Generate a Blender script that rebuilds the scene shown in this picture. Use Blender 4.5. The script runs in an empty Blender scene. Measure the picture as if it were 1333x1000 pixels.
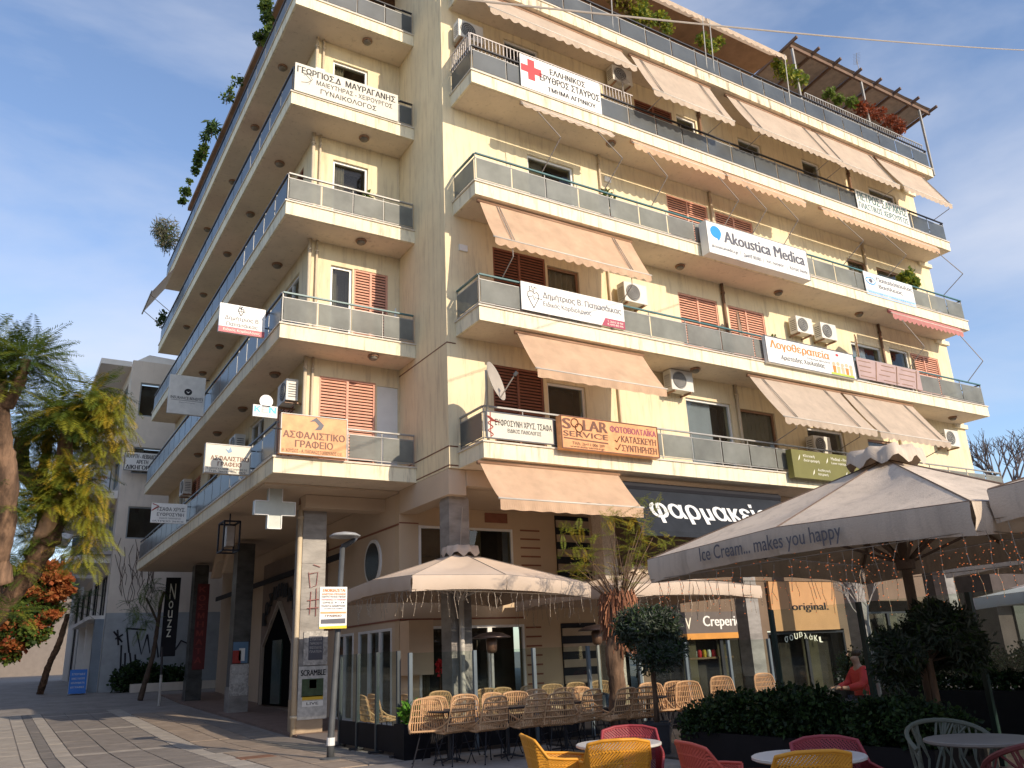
import bpy, math, random
import mathutils.geometry as bgeo
import mathutils.noise as mnoise
import numpy as np
from mathutils import Vector, Matrix
random.seed(7); np.random.seed(7)
rnd = random.random
def ru(a, b): return a + (b - a) * rnd()
V = Vector
scene = bpy.context.scene
# ------------------------------------------------------------------ camera
F = 1073.734
CAM = V((-7.937, -15.422, -4.256))
RGT = V((0.85540466, -0.51617349, -0.04298601))
DWN = V((0.12734359, 0.29002444, -0.94850906))
FWD = V((0.50206222, 0.80588508, 0.31381964))
cd = bpy.data.cameras.new('camera'); cam = bpy.data.objects.new('camera', cd)
scene.collection.objects.link(cam); scene.camera = cam
cd.sensor_width = 36; cd.lens = F / 1333 * 36; cd.clip_end = 2000; cd.clip_start = 0.05
m = Matrix((RGT, -DWN, -FWD)).transposed().to_4x4(); m.translation = CAM
cam.matrix_world = m
# ------------------------------------------------------------------ world, sun, exposure
SUN = V((-.24, 1, -.46)).normalized()          # direction the light travels
EL = math.asin(-SUN.z); AZ = math.atan2(-SUN.x, -SUN.y)
w = bpy.data.worlds.new('World'); scene.world = w; w.use_nodes = True
nt = w.node_tree; nt.nodes.clear()
def N(nt, t, **k):
    n = nt.nodes.new(t)
    for a, b in k.items():
        if a in n.inputs: n.inputs[a].default_value = b
        else: setattr(n, a, b)
    return n
L = lambda nt, a, b: nt.links.new(a, b)
out = N(nt, 'ShaderNodeOutputWorld'); bg = N(nt, 'ShaderNodeBackground', Strength=.15)
sky = N(nt, 'ShaderNodeTexSky', sky_type='NISHITA', sun_disc=False, sun_elevation=EL, sun_rotation=AZ,
        air_density=1.0, dust_density=.6, ozone_density=2.2, altitude=0)
tc = N(nt, 'ShaderNodeTexCoord')
mp = N(nt, 'ShaderNodeMapping'); mp.inputs['Scale'].default_value = (1.0, 1.0, 2.6)
mp.inputs['Rotation'].default_value = (.35, .5, .3)
n1 = N(nt, 'ShaderNodeTexNoise', Scale=1.7, Detail=7, Roughness=.55, Distortion=.25)
r1 = N(nt, 'ShaderNodeValToRGB'); r1.color_ramp.elements[0].position = .42; r1.color_ramp.elements[1].position = .72
r1.color_ramp.elements[0].color = (.04, .04, .04, 1); r1.color_ramp.elements[1].color = (.72, .72, .72, 1)
mx = N(nt, 'ShaderNodeMix', data_type='RGBA'); mx.inputs[7].default_value = (4.6, 4.8, 5.4, 1)
L(nt, tc.outputs['Generated'], mp.inputs['Vector']); L(nt, mp.outputs[0], n1.inputs['Vector'])
L(nt, n1.outputs['Fac'], r1.inputs['Fac']); L(nt, r1.outputs['Color'], mx.inputs[0])
tn = N(nt, 'ShaderNodeMix', data_type='RGBA', blend_type='MULTIPLY'); tn.inputs[0].default_value = 1; tn.inputs[7].default_value = (1.24, 1.24, 1.30, 1)
L(nt, sky.outputs[0], tn.inputs[6]); L(nt, tn.outputs[2], mx.inputs[6]); L(nt, mx.outputs[2], bg.inputs['Color']); L(nt, bg.outputs[0], out.inputs['Surface'])
sd = bpy.data.lights.new('sun', 'SUN'); sd.energy = 3.9; sd.angle = math.radians(.5); sd.color = (1, .85, .66)
so = bpy.data.objects.new('sun', sd); scene.collection.objects.link(so)
so.rotation_euler = SUN.to_track_quat('-Z', 'Y').to_euler(); so.location = (-5, -30, 30)
scene.view_settings.view_transform = 'Standard'; scene.view_settings.look = 'None'
scene.view_settings.exposure = 0.25; scene.view_settings.gamma = 1; scene.view_settings.use_curve_mapping = False
scene.render.engine = 'CYCLES'
scene.cycles.transparent_max_bounces = 12; scene.cycles.max_bounces = 6

# ------------------------------------------------------------------ helpers
def ray(u, v): return RGT * ((u - 666.5) / F) + DWN * ((v - 500) / F) + FWD
def PX(ax, val, u, v):
    d = ray(u, v); i = 'xyz'.index(ax); return CAM + d * ((val - CAM[i]) / d[i])
def DP(u, v, dist): return CAM + ray(u, v) * dist
GZ = [(-60, -5.72), (4, -5.72), (11, -5.5), (17.2, -5.3), (24, -4.92), (40, -4.5), (90, -3.6)]
def gz(y):
    for (a, za), (b, zb) in zip(GZ, GZ[1:]):
        if y <= b: return za + (zb - za) * max(0, (y - a) / (b - a))
    return GZ[-1][1]
COL = scene.collection
ORG = {}
class MB:
    def __init__(s): s.v = []; s.f = []; s.m = []
    def add(s, vs, fs, m=0):
        o = len(s.v); s.v += [tuple(x) for x in vs]; s.f += [tuple(i + o for i in f) for f in fs]; s.m += [m] * len(fs); return s
    def box(s, x0, y0, z0, x1, y1, z1, m=0):
        return s.add([(x0,y0,z0),(x1,y0,z0),(x1,y1,z0),(x0,y1,z0),(x0,y0,z1),(x1,y0,z1),(x1,y1,z1),(x0,y1,z1)],
              [(0,3,2,1),(4,5,6,7),(0,1,5,4),(1,2,6,5),(2,3,7,6),(3,0,4,7)], m)
    def hexa(s, b, t, m=0):      # bottom quad, top quad
        return s.add(list(b) + list(t), [(3,2,1,0),(4,5,6,7),(0,1,5,4),(1,2,6,5),(2,3,7,6),(3,0,4,7)], m)
    def bar(s, a, b, wd, th, up=(0,0,1), m=0):     # rectangular bar from a to b
        a = V(a); b = V(b); d = (b - a).normalized(); u = V(up)
        r = d.cross(u)
        if r.length < 1e-4: r = d.cross(V((1,0,0)))
        r.normalize(); u = r.cross(d)
        q = lambda p: [p - r*wd/2 - u*th/2, p + r*wd/2 - u*th/2, p + r*wd/2 + u*th/2, p - r*wd/2 + u*th/2]
        return s.hexa(q(a), q(b), m)
    def tube(s, pts, r, n=6, m=0):
        pts = [V(p) for p in pts]; k = len(pts); o = len(s.v)
        rs = r if isinstance(r, (list, tuple)) else [r] * k
        pu = None
        for i, p in enumerate(pts):
            d = (pts[min(i+1, k-1)] - pts[max(i-1, 0)])
            if d.length < 1e-9: d = V((0,0,1))
            d.normalize()
            if pu is None:
                pu = d.cross(V((0,0,1)));
                if pu.length < .1: pu = d.cross(V((1,0,0)))
            pu = (pu - d * pu.dot(d)).normalized(); pw = d.cross(pu)
            for j in range(n):
                a = 2*math.pi*j/n; s.v.append(tuple(p + (pu*math.cos(a) + pw*math.sin(a)) * rs[i]))
        for i in range(k-1):
            for j in range(n):
                s.f.append((o+i*n+j, o+i*n+(j+1)%n, o+(i+1)*n+(j+1)%n, o+(i+1)*n+j)); s.m.append(m)
        s.f.append(tuple(o+j for j in range(n))[::-1]); s.f.append(tuple(o+(k-1)*n+j for j in range(n))); s.m += [m, m]
        return s
    def lathe(s, prof, c=(0,0,0), n=16, m=0, ax='z'):
        o = len(s.v)
        for (r, z) in prof:
            for j in range(n):
                a = 2*math.pi*j/n; x, y = r*math.cos(a), r*math.sin(a)
                p = (x, y, z) if ax == 'z' else ((x, -z, y) if ax == 'y' else (z, x, y))
                s.v.append((c[0]+p[0], c[1]+p[1], c[2]+p[2]))
        k = len(prof)
        for i in range(k-1):
            for j in range(n):
                s.f.append((o+i*n+j, o+i*n+(j+1)%n, o+(i+1)*n+(j+1)%n, o+(i+1)*n+j)); s.m.append(m)
        s.f.append(tuple(o+j for j in range(n))[::-1]); s.f.append(tuple(o+(k-1)*n+j for j in range(n))); s.m += [m, m]
        return s
    def prism(s, poly, O, R, U, D, m=0):          # poly in (R,U) plane, extruded along D
        O = V(O); R = V(R); U = V(U); D = V(D); n = len(poly)
        a = [O + R*x + U*y for x, y in poly]; b = [p + D for p in a]
        return s.add(a + b, [tuple(range(n)), tuple(range(2*n-1, n-1, -1))] + [(i, i+n, (i+1) % n + n, (i+1) % n) for i in range(n)], m)
    def build(s, name, mats, parent=None, smooth=False, kind=None):
        me = bpy.data.meshes.new(name)
        o = ORG.get(parent.name, V((0,0,0))) if parent else V((0,0,0))
        if o.length: vs = (np.array(s.v) - np.array(o)).tolist()
        else: vs = s.v
        me.from_pydata(vs, [], s.f)
        if not isinstance(mats, (list, tuple)): mats = [mats]
        for q in mats: me.materials.append(q)
        if len(mats) > 1: me.polygons.foreach_set('material_index', s.m)
        if smooth: me.polygons.foreach_set('use_smooth', [True]*len(s.f))
        me.update()
        ob = bpy.data.objects.new(name, me); COL.objects.link(ob)
        if parent: ob.parent = parent; ORG[ob.name] = o
        if kind: ob['kind'] = kind
        return ob
def tag(o, label, cat, group=None, kind=None):
    if label: o['label'] = label
    if cat: o['category'] = cat
    if group: o['group'] = group
    if kind: o['kind'] = kind
    return o
def thing(name, label, cat, loc=(0,0,0), group=None):
    o = bpy.data.objects.new(name, None); COL.objects.link(o); o.location = loc; ORG[o.name] = V(loc)
    o.empty_display_size = .2
    return tag(o, label, cat, group)
def dup(o, loc, rz=0, label=None):
    r = o.copy(); COL.objects.link(r); r.location = loc; r.rotation_euler = (0,0,rz)
    if label: r['label'] = label
    for ch in list(o.children):
        c = ch.copy(); COL.objects.link(c); c.parent = r
        for g in list(ch.children):
            d = g.copy(); COL.objects.link(d); d.parent = c
    return r
MC = {}
def M(name, col, rough=.75, var=.12, scale=2.5, bump=0., bscale=60, metal=0, spec=.4, stretch=(1,1,1), stain=None, stainpos=(.55,.75), transl=0):
    if name in MC: return MC[name]
    m = bpy.data.materials.new(name); m.use_nodes = True; nt = m.node_tree
    b = nt.nodes['Principled BSDF']; b.inputs['Roughness'].default_value = rough; b.inputs['Metallic'].default_value = metal
    b.inputs['Specular IOR Level'].default_value = spec
    g = N(nt, 'ShaderNodeNewGeometry'); mp = N(nt, 'ShaderNodeMapping'); mp.inputs['Scale'].default_value = stretch
    L(nt, g.outputs['Position'], mp.inputs['Vector'])
    nz = N(nt, 'ShaderNodeTexNoise', Scale=scale, Detail=6, Roughness=.6); L(nt, mp.outputs[0], nz.inputs['Vector'])
    rp = N(nt, 'ShaderNodeValToRGB'); rp.color_ramp.elements[0].position = .3; rp.color_ramp.elements[1].position = .7
    rp.color_ramp.elements[0].color = (*[c*(1-var) for c in col], 1); rp.color_ramp.elements[1].color = (*[min(1, c*(1+var)) for c in col], 1)
    L(nt, nz.outputs['Fac'], rp.inputs['Fac']); src = rp.outputs['Color']
    if stain:
        ms = N(nt, 'ShaderNodeMapping'); ms.inputs['Scale'].default_value = (4.6, 4.6, .5); L(nt, g.outputs['Position'], ms.inputs['Vector'])
        n2 = N(nt, 'ShaderNodeTexNoise', Scale=1.6, Detail=8, Roughness=.7); L(nt, ms.outputs[0], n2.inputs['Vector'])
        r2 = N(nt, 'ShaderNodeValToRGB'); r2.color_ramp.elements[0].position = stainpos[0]; r2.color_ramp.elements[1].position = stainpos[1]
        r2.color_ramp.elements[0].color = (0,0,0,1); r2.color_ramp.elements[1].color = (.8,.8,.8,1)
        L(nt, n2.outputs['Fac'], r2.inputs['Fac'])
        x = N(nt, 'ShaderNodeMix', data_type='RGBA'); x.inputs[7].default_value = (*stain, 1)
        L(nt, r2.outputs['Color'], x.inputs[0]); L(nt, src, x.inputs[6]); src = x.outputs[2]
    L(nt, src, b.inputs['Base Color'])
    if bump:
        nb = N(nt, 'ShaderNodeTexNoise', Scale=bscale, Detail=4); L(nt, mp.outputs[0], nb.inputs['Vector'])
        bp = N(nt, 'ShaderNodeBump', Strength=bump, Distance=.02); L(nt, nb.outputs['Fac'], bp.inputs['Height']); L(nt, bp.outputs[0], b.inputs['Normal'])
    if transl:
        t = N(nt, 'ShaderNodeBsdfTranslucent'); L(nt, src, t.inputs['Color'])
        mm = N(nt, 'ShaderNodeMixShader', Fac=transl); L(nt, b.outputs[0], mm.inputs[1]); L(nt, t.outputs[0], mm.inputs[2])
        L(nt, mm.outputs[0], nt.nodes['Material Output'].inputs['Surface'])
    MC[name] = m; return m
def GL(name, col, alpha, rough=.08, spec=.5, var=.15):
    m = M(name, col, rough, var, 1.2, spec=spec); nt = m.node_tree
    t = N(nt, 'ShaderNodeBsdfTransparent'); mm = N(nt, 'ShaderNodeMixShader', Fac=alpha)
    t.inputs['Color'].default_value = (.86, .92, .9, 1)
    L(nt, nt.nodes['Principled BSDF'].outputs[0], mm.inputs[1]); L(nt, t.outputs[0], mm.inputs[2])
    L(nt, mm.outputs[0], nt.nodes['Material Output'].inputs['Surface']); return m
def GLX(name, tint, refl=.5):     # clear pane: fresnel reflection over transparency
    m = bpy.data.materials.new(name); m.use_nodes = True; nt = m.node_tree; nt.nodes.remove(nt.nodes['Principled BSDF'])
    t = N(nt, 'ShaderNodeBsdfTransparent'); t.inputs['Color'].default_value = (*tint, 1)
    g = N(nt, 'ShaderNodeBsdfGlossy', Roughness=.02); fr = N(nt, 'ShaderNodeFresnel', IOR=1.5); ge = N(nt, 'ShaderNodeNewGeometry')
    su = N(nt, 'ShaderNodeMath', operation='SUBTRACT'); su.inputs[0].default_value = 1; L(nt, ge.outputs['Backfacing'], su.inputs[1]); mu = N(nt, 'ShaderNodeMath', operation='MULTIPLY'); L(nt, fr.outputs[0], mu.inputs[0]); L(nt, su.outputs[0], mu.inputs[1])
    mm = N(nt, 'ShaderNodeMixShader'); L(nt, mu.outputs[0], mm.inputs[0]); L(nt, t.outputs[0], mm.inputs[1]); L(nt, g.outputs[0], mm.inputs[2])
    L(nt, mm.outputs[0], nt.nodes['Material Output'].inputs['Surface']); return m
def EM(name, col, s):
    m = bpy.data.materials.new(name); m.use_nodes = True; b = m.node_tree.nodes['Principled BSDF']
    b.inputs['Base Color'].default_value = (*col, 1); b.inputs['Emission Color'].default_value = (*col, 1); b.inputs['Emission Strength'].default_value = s; return m
cream = M('cream_plaster', (.80,.68,.45), .85, .06, 1.3, .15, 90, stain=(.50,.39,.25), stainpos=(.49,.74))
fascia = M('fascia_paint', (.85,.76,.55), .85, .07, 2.5, .15, 70, stain=(.33,.27,.19), stainpos=(.51,.72))
fascia5 = M('fascia_stained', (.80,.70,.50), .9, .12, 2.5, .15, 70, stain=(.16,.14,.11), stainpos=(.50,.66))
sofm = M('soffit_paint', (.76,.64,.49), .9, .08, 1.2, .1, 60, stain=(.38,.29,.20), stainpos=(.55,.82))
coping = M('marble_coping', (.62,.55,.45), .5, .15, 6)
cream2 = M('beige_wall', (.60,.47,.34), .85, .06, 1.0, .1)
white = M('white_frame', (.78,.78,.76), .4, .04)
wpaint = M('white_board', (.80,.79,.75), .45, .05, 3)
dark = M('dark_metal', (.03,.03,.035), .4, .2)
teal = M('green_rail', (.06,.16,.17), .4, .2)
alu = M('aluminium', (.34,.33,.31), .5, .15, metal=.3)
brown = M('brown_shutter', (.26,.10,.06), .6, .15, 6)
shut = M('terracotta_shutter', (.66,.34,.24), .6, .12, 6)
woodf = M('brown_frame', (.30,.17,.10), .5, .15)
rail_gl = GL('frosted_panel', (.21,.215,.195), .22, .55, .3, .3)
rail_gd = GL('grey_panel', (.075,.085,.09), .14, .32, .6, .3)
pane_m = None
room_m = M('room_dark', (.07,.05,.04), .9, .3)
curt = M('curtain', (.42,.34,.24), .9, .15, 3, transl=.2)
curtw = M('curtain_white', (.62,.62,.68), .9, .08, 3, transl=.2)
awn = M('awning_peach', (.70,.48,.32), .9, .14, 2.0, .25, 250, stain=(.56,.40,.28), stainpos=(.6,.9), transl=.30)
awn_f = M('awning_faded', (.62,.50,.39), .9, .10, 2.0, .25, 250, stain=(.46,.37,.29), stainpos=(.5,.85), transl=.28)
awn_p = M('awning_pink', (.60,.26,.24), .9, .08, 2.5, transl=.3)
marble = M('grey_marble', (.27,.25,.23), .35, .35, 1.8, .1, 20, spec=.5, stretch=(1,1,2.5))
marbled = M('dark_marble', (.07,.07,.065), .3, .5, 2.2, 0, stretch=(1,1,2))
acw = M('aircon_casing', (.68,.66,.60), .5, .06)
acg = M('aircon_grille', (.10,.10,.10), .6, .2)
black = M('black_print', (.02,.02,.025), .5, .1, spec=.2); matte = M('matte_black', (.008,.008,.008), .95, .1, spec=.02)
grey = M('grey_print', (.10,.10,.12), .5, .1)
red = M('red_print', (.70,.03,.04), .5, .05)
orange = M('orange_print', (.75,.22,.04), .5, .15)
obrd = M('orange_board', (.72,.34,.14), .5, .22, 5)
brn = M('brown_print', (.16,.06,.03), .5, .2)
blue = M('blue_print', (.02,.28,.75), .4, .05)
cyan = M('cyan_print', (.02,.42,.60), .4, .05)
olive = M('olive_board', (.17,.16,.04), .5, .1)
pale = M('pale_print', (.80,.78,.66), .5, .05)
pinkb = M('crimson_board', (.40,.05,.10), .5, .1)
pane_m = GLX('window_glass', (.80,.84,.83))
dgl = M('dark_glazing', (.02,.022,.025), .08, .3, spec=.6)
wire_m = M('cable', (.06,.05,.05), .6, .2)
cable_l = M('pale_cable', (.42,.36,.30), .6, .1)
pipe_m = M('pipe_cream', (.60,.50,.36), .6, .1)
pipe_b = M('pipe_brown', (.22,.13,.08), .6, .2)

TXT = []
def txt(parent, s, O, R, U, x0, y0, wd, ht, mat, bold=0, nrm=None, off=.004, shear=0):
    TXT.append((parent, s, V(O), V(R), V(U), x0, y0, wd, ht, mat, bold, nrm, off, shear))
def glyph_quads(cu, fat, slabs=34, res=3):
    """text curve cut into thin trapezoids, row by row (non-zero winding), strokes widened by fat"""
    E_ = []
    for sp in cu.splines:
        if sp.type != 'BEZIER' or len(sp.bezier_points) < 2: continue
        bp = sp.bezier_points; n = len(bp); pts = []
        for i in range(n):
            p, q = bp[i], bp[(i+1) % n]
            if (p.handle_right-p.co).length < 1e-5 and (q.handle_left-q.co).length < 1e-5: pts.append((p.co.x, p.co.y))
            else: pts += [(c.x, c.y) for c in bgeo.interpolate_bezier(p.co, p.handle_right, q.handle_left, q.co, res+1)[:-1]]
        E_ += [(pts[i], pts[(i+1) % len(pts)]) for i in range(len(pts))]
    if not E_: return None
    y0 = min(min(a[1], b[1]) for a, b in E_); y1 = max(max(a[1], b[1]) for a, b in E_); x0 = min(min(a[0], b[0]) for a, b in E_); x1 = max(max(a[0], b[0]) for a, b in E_)
    out = []; h = (y1-y0)/slabs
    for k in range(slabs):
        y = y0+(k+.5)*h; xs = []
        for (ax, ay), (bx, by) in E_:
            if (ay > y) != (by > y): sl = (bx-ax)/(by-ay); xs.append((ax+(y-ay)*sl, max(-3, min(3, sl)), 1 if by > ay else -1))
        xs.sort(); wn = 0; st = None; iv = []
        for x, sl, d in xs:
            if wn == 0: st = (x, sl)
            wn += d
            if wn == 0: iv.append([st[0]-fat, st[1], x+fat, sl])
        mg = []
        for i_ in iv:
            if mg and i_[0] <= mg[-1][2]: mg[-1][2:] = i_[2:]
            else: mg.append(i_)
        for a_, s1, b_, s2 in mg: out.append((y-h/2, y+h/2, a_-s1*h/2, b_-s2*h/2, b_+s2*h/2, a_+s1*h/2))
    return x0, x1, y0, y1, out
def flush_text():
    obs = []
    for t in TXT:
        c = bpy.data.curves.new('lettering', 'FONT'); c.body = t[1]; c.shear = t[13]
        o = bpy.data.objects.new('tmp', c); COL.objects.link(o); obs.append(o)
    bpy.context.view_layer.update(); dg = bpy.context.evaluated_depsgraph_get()
    for t, o in zip(TXT, obs):
        parent, s, O, R, U, x0, y0, wd, ht, mat, bold, nrm, off, sh = t
        n = nrm if nrm is not None else R.cross(U)
        g = glyph_quads(o.to_curve(dg), .008+bold*1.1); o.to_curve_clear()
        if not g: continue
        mnx, mxx, mny, mxy, qs = g; sx, sy = wd/max(1e-6, mxx-mnx), ht/max(1e-6, mxy-mny); B0 = O+n*off-ORG.get(parent.name, V((0,0,0))); vs_ = []; fs_ = []
        P_ = lambda x, y: tuple(B0+R*((x-mnx)*sx+x0)+U*((y-mny)*sy+y0))
        for ya, yb, a_, b_, c_, d_ in qs:
            k = len(vs_); vs_ += [P_(a_, ya), P_(b_, ya), P_(c_, yb), P_(d_, yb)]; fs_.append((k, k+1, k+2, k+3))
        me = bpy.data.meshes.new('lettering'); me.from_pydata(vs_, [], fs_); me.materials.append(mat)
        q = bpy.data.objects.new('lettering', me); COL.objects.link(q); q.parent = parent; q['kind'] = 'stuff'
    for o in obs:
        c = o.data; bpy.data.objects.remove(o); bpy.data.curves.remove(c)
def sign(name, label, O, R, U, wd, ht, dep, face, frame=None, lines=(), cat='sign', fr=.02, decor=None, nosheet=False):
    """board with its lower left front corner at O; R right, U up, outward normal R x U"""
    O, R, U = V(O), V(R), V(U); n = R.cross(U)
    t = thing(name, label, cat, O)
    MB().prism([(0,0),(wd,0),(wd,ht),(0,ht)], O, R, U, -n*dep).build('board', face, t)
    if frame:
        f = MB(); e = .012
        for (a, b, c, d) in ((0,0,wd,fr),(0,ht-fr,wd,ht),(0,fr,fr,ht-fr),(wd-fr,fr,wd,ht-fr)):
            f.prism([(a,b),(c,b),(c,d),(a,d)], O + n*e, R, U, -n*(e-.001))
        f.build('frame', frame, t)
    for ln in lines:
        s, x0, x1, y0, y1, mt = ln[:6]; bold = ln[6] if len(ln) > 6 else 0
        txt(t, s, O, R, U, x0*wd, y0*ht, (x1-x0)*wd, (y1-y0)*ht, mt, bold, n, .006)
    if decor: decor(t, O, R, U, n, wd, ht)
    return t
def flat(t, name, mat, O, R, U, n, poly, e=.005):
    return MB().prism(poly, V(O) + n*e, R, U, -n*.003).build(name, mat, t)
def ell(cx, cy, rx, ry, n=20): return [(cx + rx*math.cos(2*math.pi*i/n), cy + ry*math.sin(2*math.pi*i/n)) for i in range(n)]

# ------------------------------------------------------------------ levels and planes of the apartment block
X_, Z_ = V((1,0,0)), V((0,0,1))
H = [0, 3.05, 6.156, 9.219, 12.257]; T = .36
YR, XR, XE = -1.105, .23, 19.75
YL, XL, YE = 1.668, -3.30, 20.82
YC, XC, XW = 2.65, -2.35, 20.1                  # recessed wall, left wall, right end of the wall
# ================================================================== GROUND
def ground():
    gm = M('paving_grey', (.26,.23,.205), .8, .22, 1.4, .3, 25, stain=(.12,.10,.09), stainpos=(.5,.8))
    g = MB(); xs = [-400, 400]
    ys = [-60, 4, 11, 17.2, 24, 40, 90, 900]
    for i in range(len(ys)-1):
        za, zb = gz(ys[i]), gz(ys[i+1]); o = len(g.v)
        g.v += [(-400, ys[i], za), (400, ys[i], za), (400, ys[i+1], zb), (-400, ys[i+1], zb)]; g.f.append((o,o+1,o+2,o+3)); g.m.append(0)
    gr = g.build('ground', gm, kind='structure')
    # paving slabs: pale bands and grey fields, each slab its own piece with recessed joints
    lite = M('paving_pale', (.36,.32,.275), .8, .15, 2.5, .25, 30, stain=(.25,.21,.18), stainpos=(.5,.8))
    midm = M('paving_mid', (.225,.195,.17), .8, .18, 2.5, .25, 30, stain=(.14,.12,.10), stainpos=(.5,.8))
    darkm = M('paving_dark', (.185,.165,.148), .8, .2, 2.5, .25, 30)
    warm = M('paving_warm', (.30,.235,.18), .85, .2, 2.2, .3, 30, stain=(.17,.13,.10), stainpos=(.5,.8))
    pats = {'l': lite, 'm': midm, 'd': darkm, 'w': warm}
    cache = {}
    pv = bpy.data.objects.new('paving', None); COL.objects.link(pv); pv['kind'] = 'structure'
    cnt = [0]
    def slab(x0, x1, y0, y1, k, name='paving_slab'):
        if (gz(y1)-gz(y0)) != 0 and False: return
        key = (round(x1-x0, 3), round(y1-y0, 3), k)
        if key not in cache:
            a, b = (x1-x0)/2-.007, (y1-y0)/2-.007; e = .006
            q = MB().hexa([(-a,-b,-.02),(a,-b,-.02),(a,b,-.02),(-a,b,-.02)], [(-a+e,-b+e,.012),(a-e,-b+e,.012),(a-e,b-e,.012),(-a+e,b-e,.012)])
            me = bpy.data.meshes.new(name); me.from_pydata(q.v, [], q.f); me.materials.append(pats[k]); cache[key] = me
        o = bpy.data.objects.new(name, cache[key]); COL.objects.link(o); o.parent = pv
        yc = (y0+y1)/2; o.location = ((x0+x1)/2, yc, gz(yc) + .004 + ru(-.002, .002))
        o.rotation_euler = (math.atan2(gz(y1)-gz(y0), y1-y0), 0, 0); cnt[0] += 1
    # columns of slabs running away along the street: (x0, x1, slab length, kind)
    cols = [(-8.9,-8.2,1.0,'m'),(-8.2,-7.55,1.0,'m'),(-7.55,-7.15,.8,'l'),(-7.15,-6.82,.8,'l'),(-6.82,-6.58,.8,'d'),(-6.58,-6.28,.8,'l')]
    cols += [(-4.42,-4.0,.8,'l')]
    for (x0, x1, ln, k) in cols:
        y = -2.4
        while y < 15.5:
            slab(x0, x1, y, y+ln, k); y += ln
    for xa in (-6.28, -5.66, -5.04):          # grey fields with pale cross strips
        y = -1.9
        while y < 15.5:
            near = [c for c in (3.8, 9.2, 14.6) if abs(y - c) < .01]
            if near: slab(xa, xa+.62, y, y+.3, 'l'); y += .3
            else:
                nx = min([c for c in (3.8, 9.2, 14.6, 20.2) if c > y+.001]); n = max(1, round((nx-y)/1.15)); ln = (nx-y)/n
                slab(xa, xa+.62, y, y+ln, 'm'); y += ln
    for xa in (-4.0, -3.4, -2.8):
        y = -2.6
        while y < 13: slab(xa, xa+.6, y, y+.9, 'w' if xa < -3 else 'm'); y += .9
    # arcade floor edge strip and doormat grate, manhole
    mm = M('rust_cover', (.20,.10,.06), .8, .2, 5)
    def cover(u, v, a, b, mat, nm):
        p = PX('z', -5.72, u, v)
        MB().box(p.x-a, p.y-b, -5.72, p.x+a, p.y+b, -5.699).build(nm, mat, pv)
    cover(333, 987, .30, .22, mm, 'utility_cover'); cover(287, 978, .2, .55, darkm, 'drain_grate'); cover(196, 941, .3, .25, darkm, 'drain_grate')
    cover(25, 948, .45, .3, darkm, 'utility_cover')
    # terrace platform strip under the arcade
    af = M('arcade_tiles', (.22,.15,.12), .6, .2, 3)
    s = MB()
    for (a, b) in ((3.6, 11), (11, 17.2), (17.2, 20.8)):
        s.hexa([(-2.0,a,gz(a)-.1),(2,a,gz(a)-.1),(2,b,gz(b)-.1),(-2.0,b,gz(b)-.1)], [(-2.0,a,gz(a)+.05),(2,a,gz(a)+.05),(2,b,gz(b)+.05),(-2.0,b,gz(b)+.05)])
    s.build('arcade_floor', af, kind='structure')
    tf = M('terrace_tiles', (.24,.20,.18), .7, .15, 3)
    MB().box(-1.99, -2.2, -5.75, 24, 3.55, -5.66).build('terrace_floor', tf, kind='structure')
ground()

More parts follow.
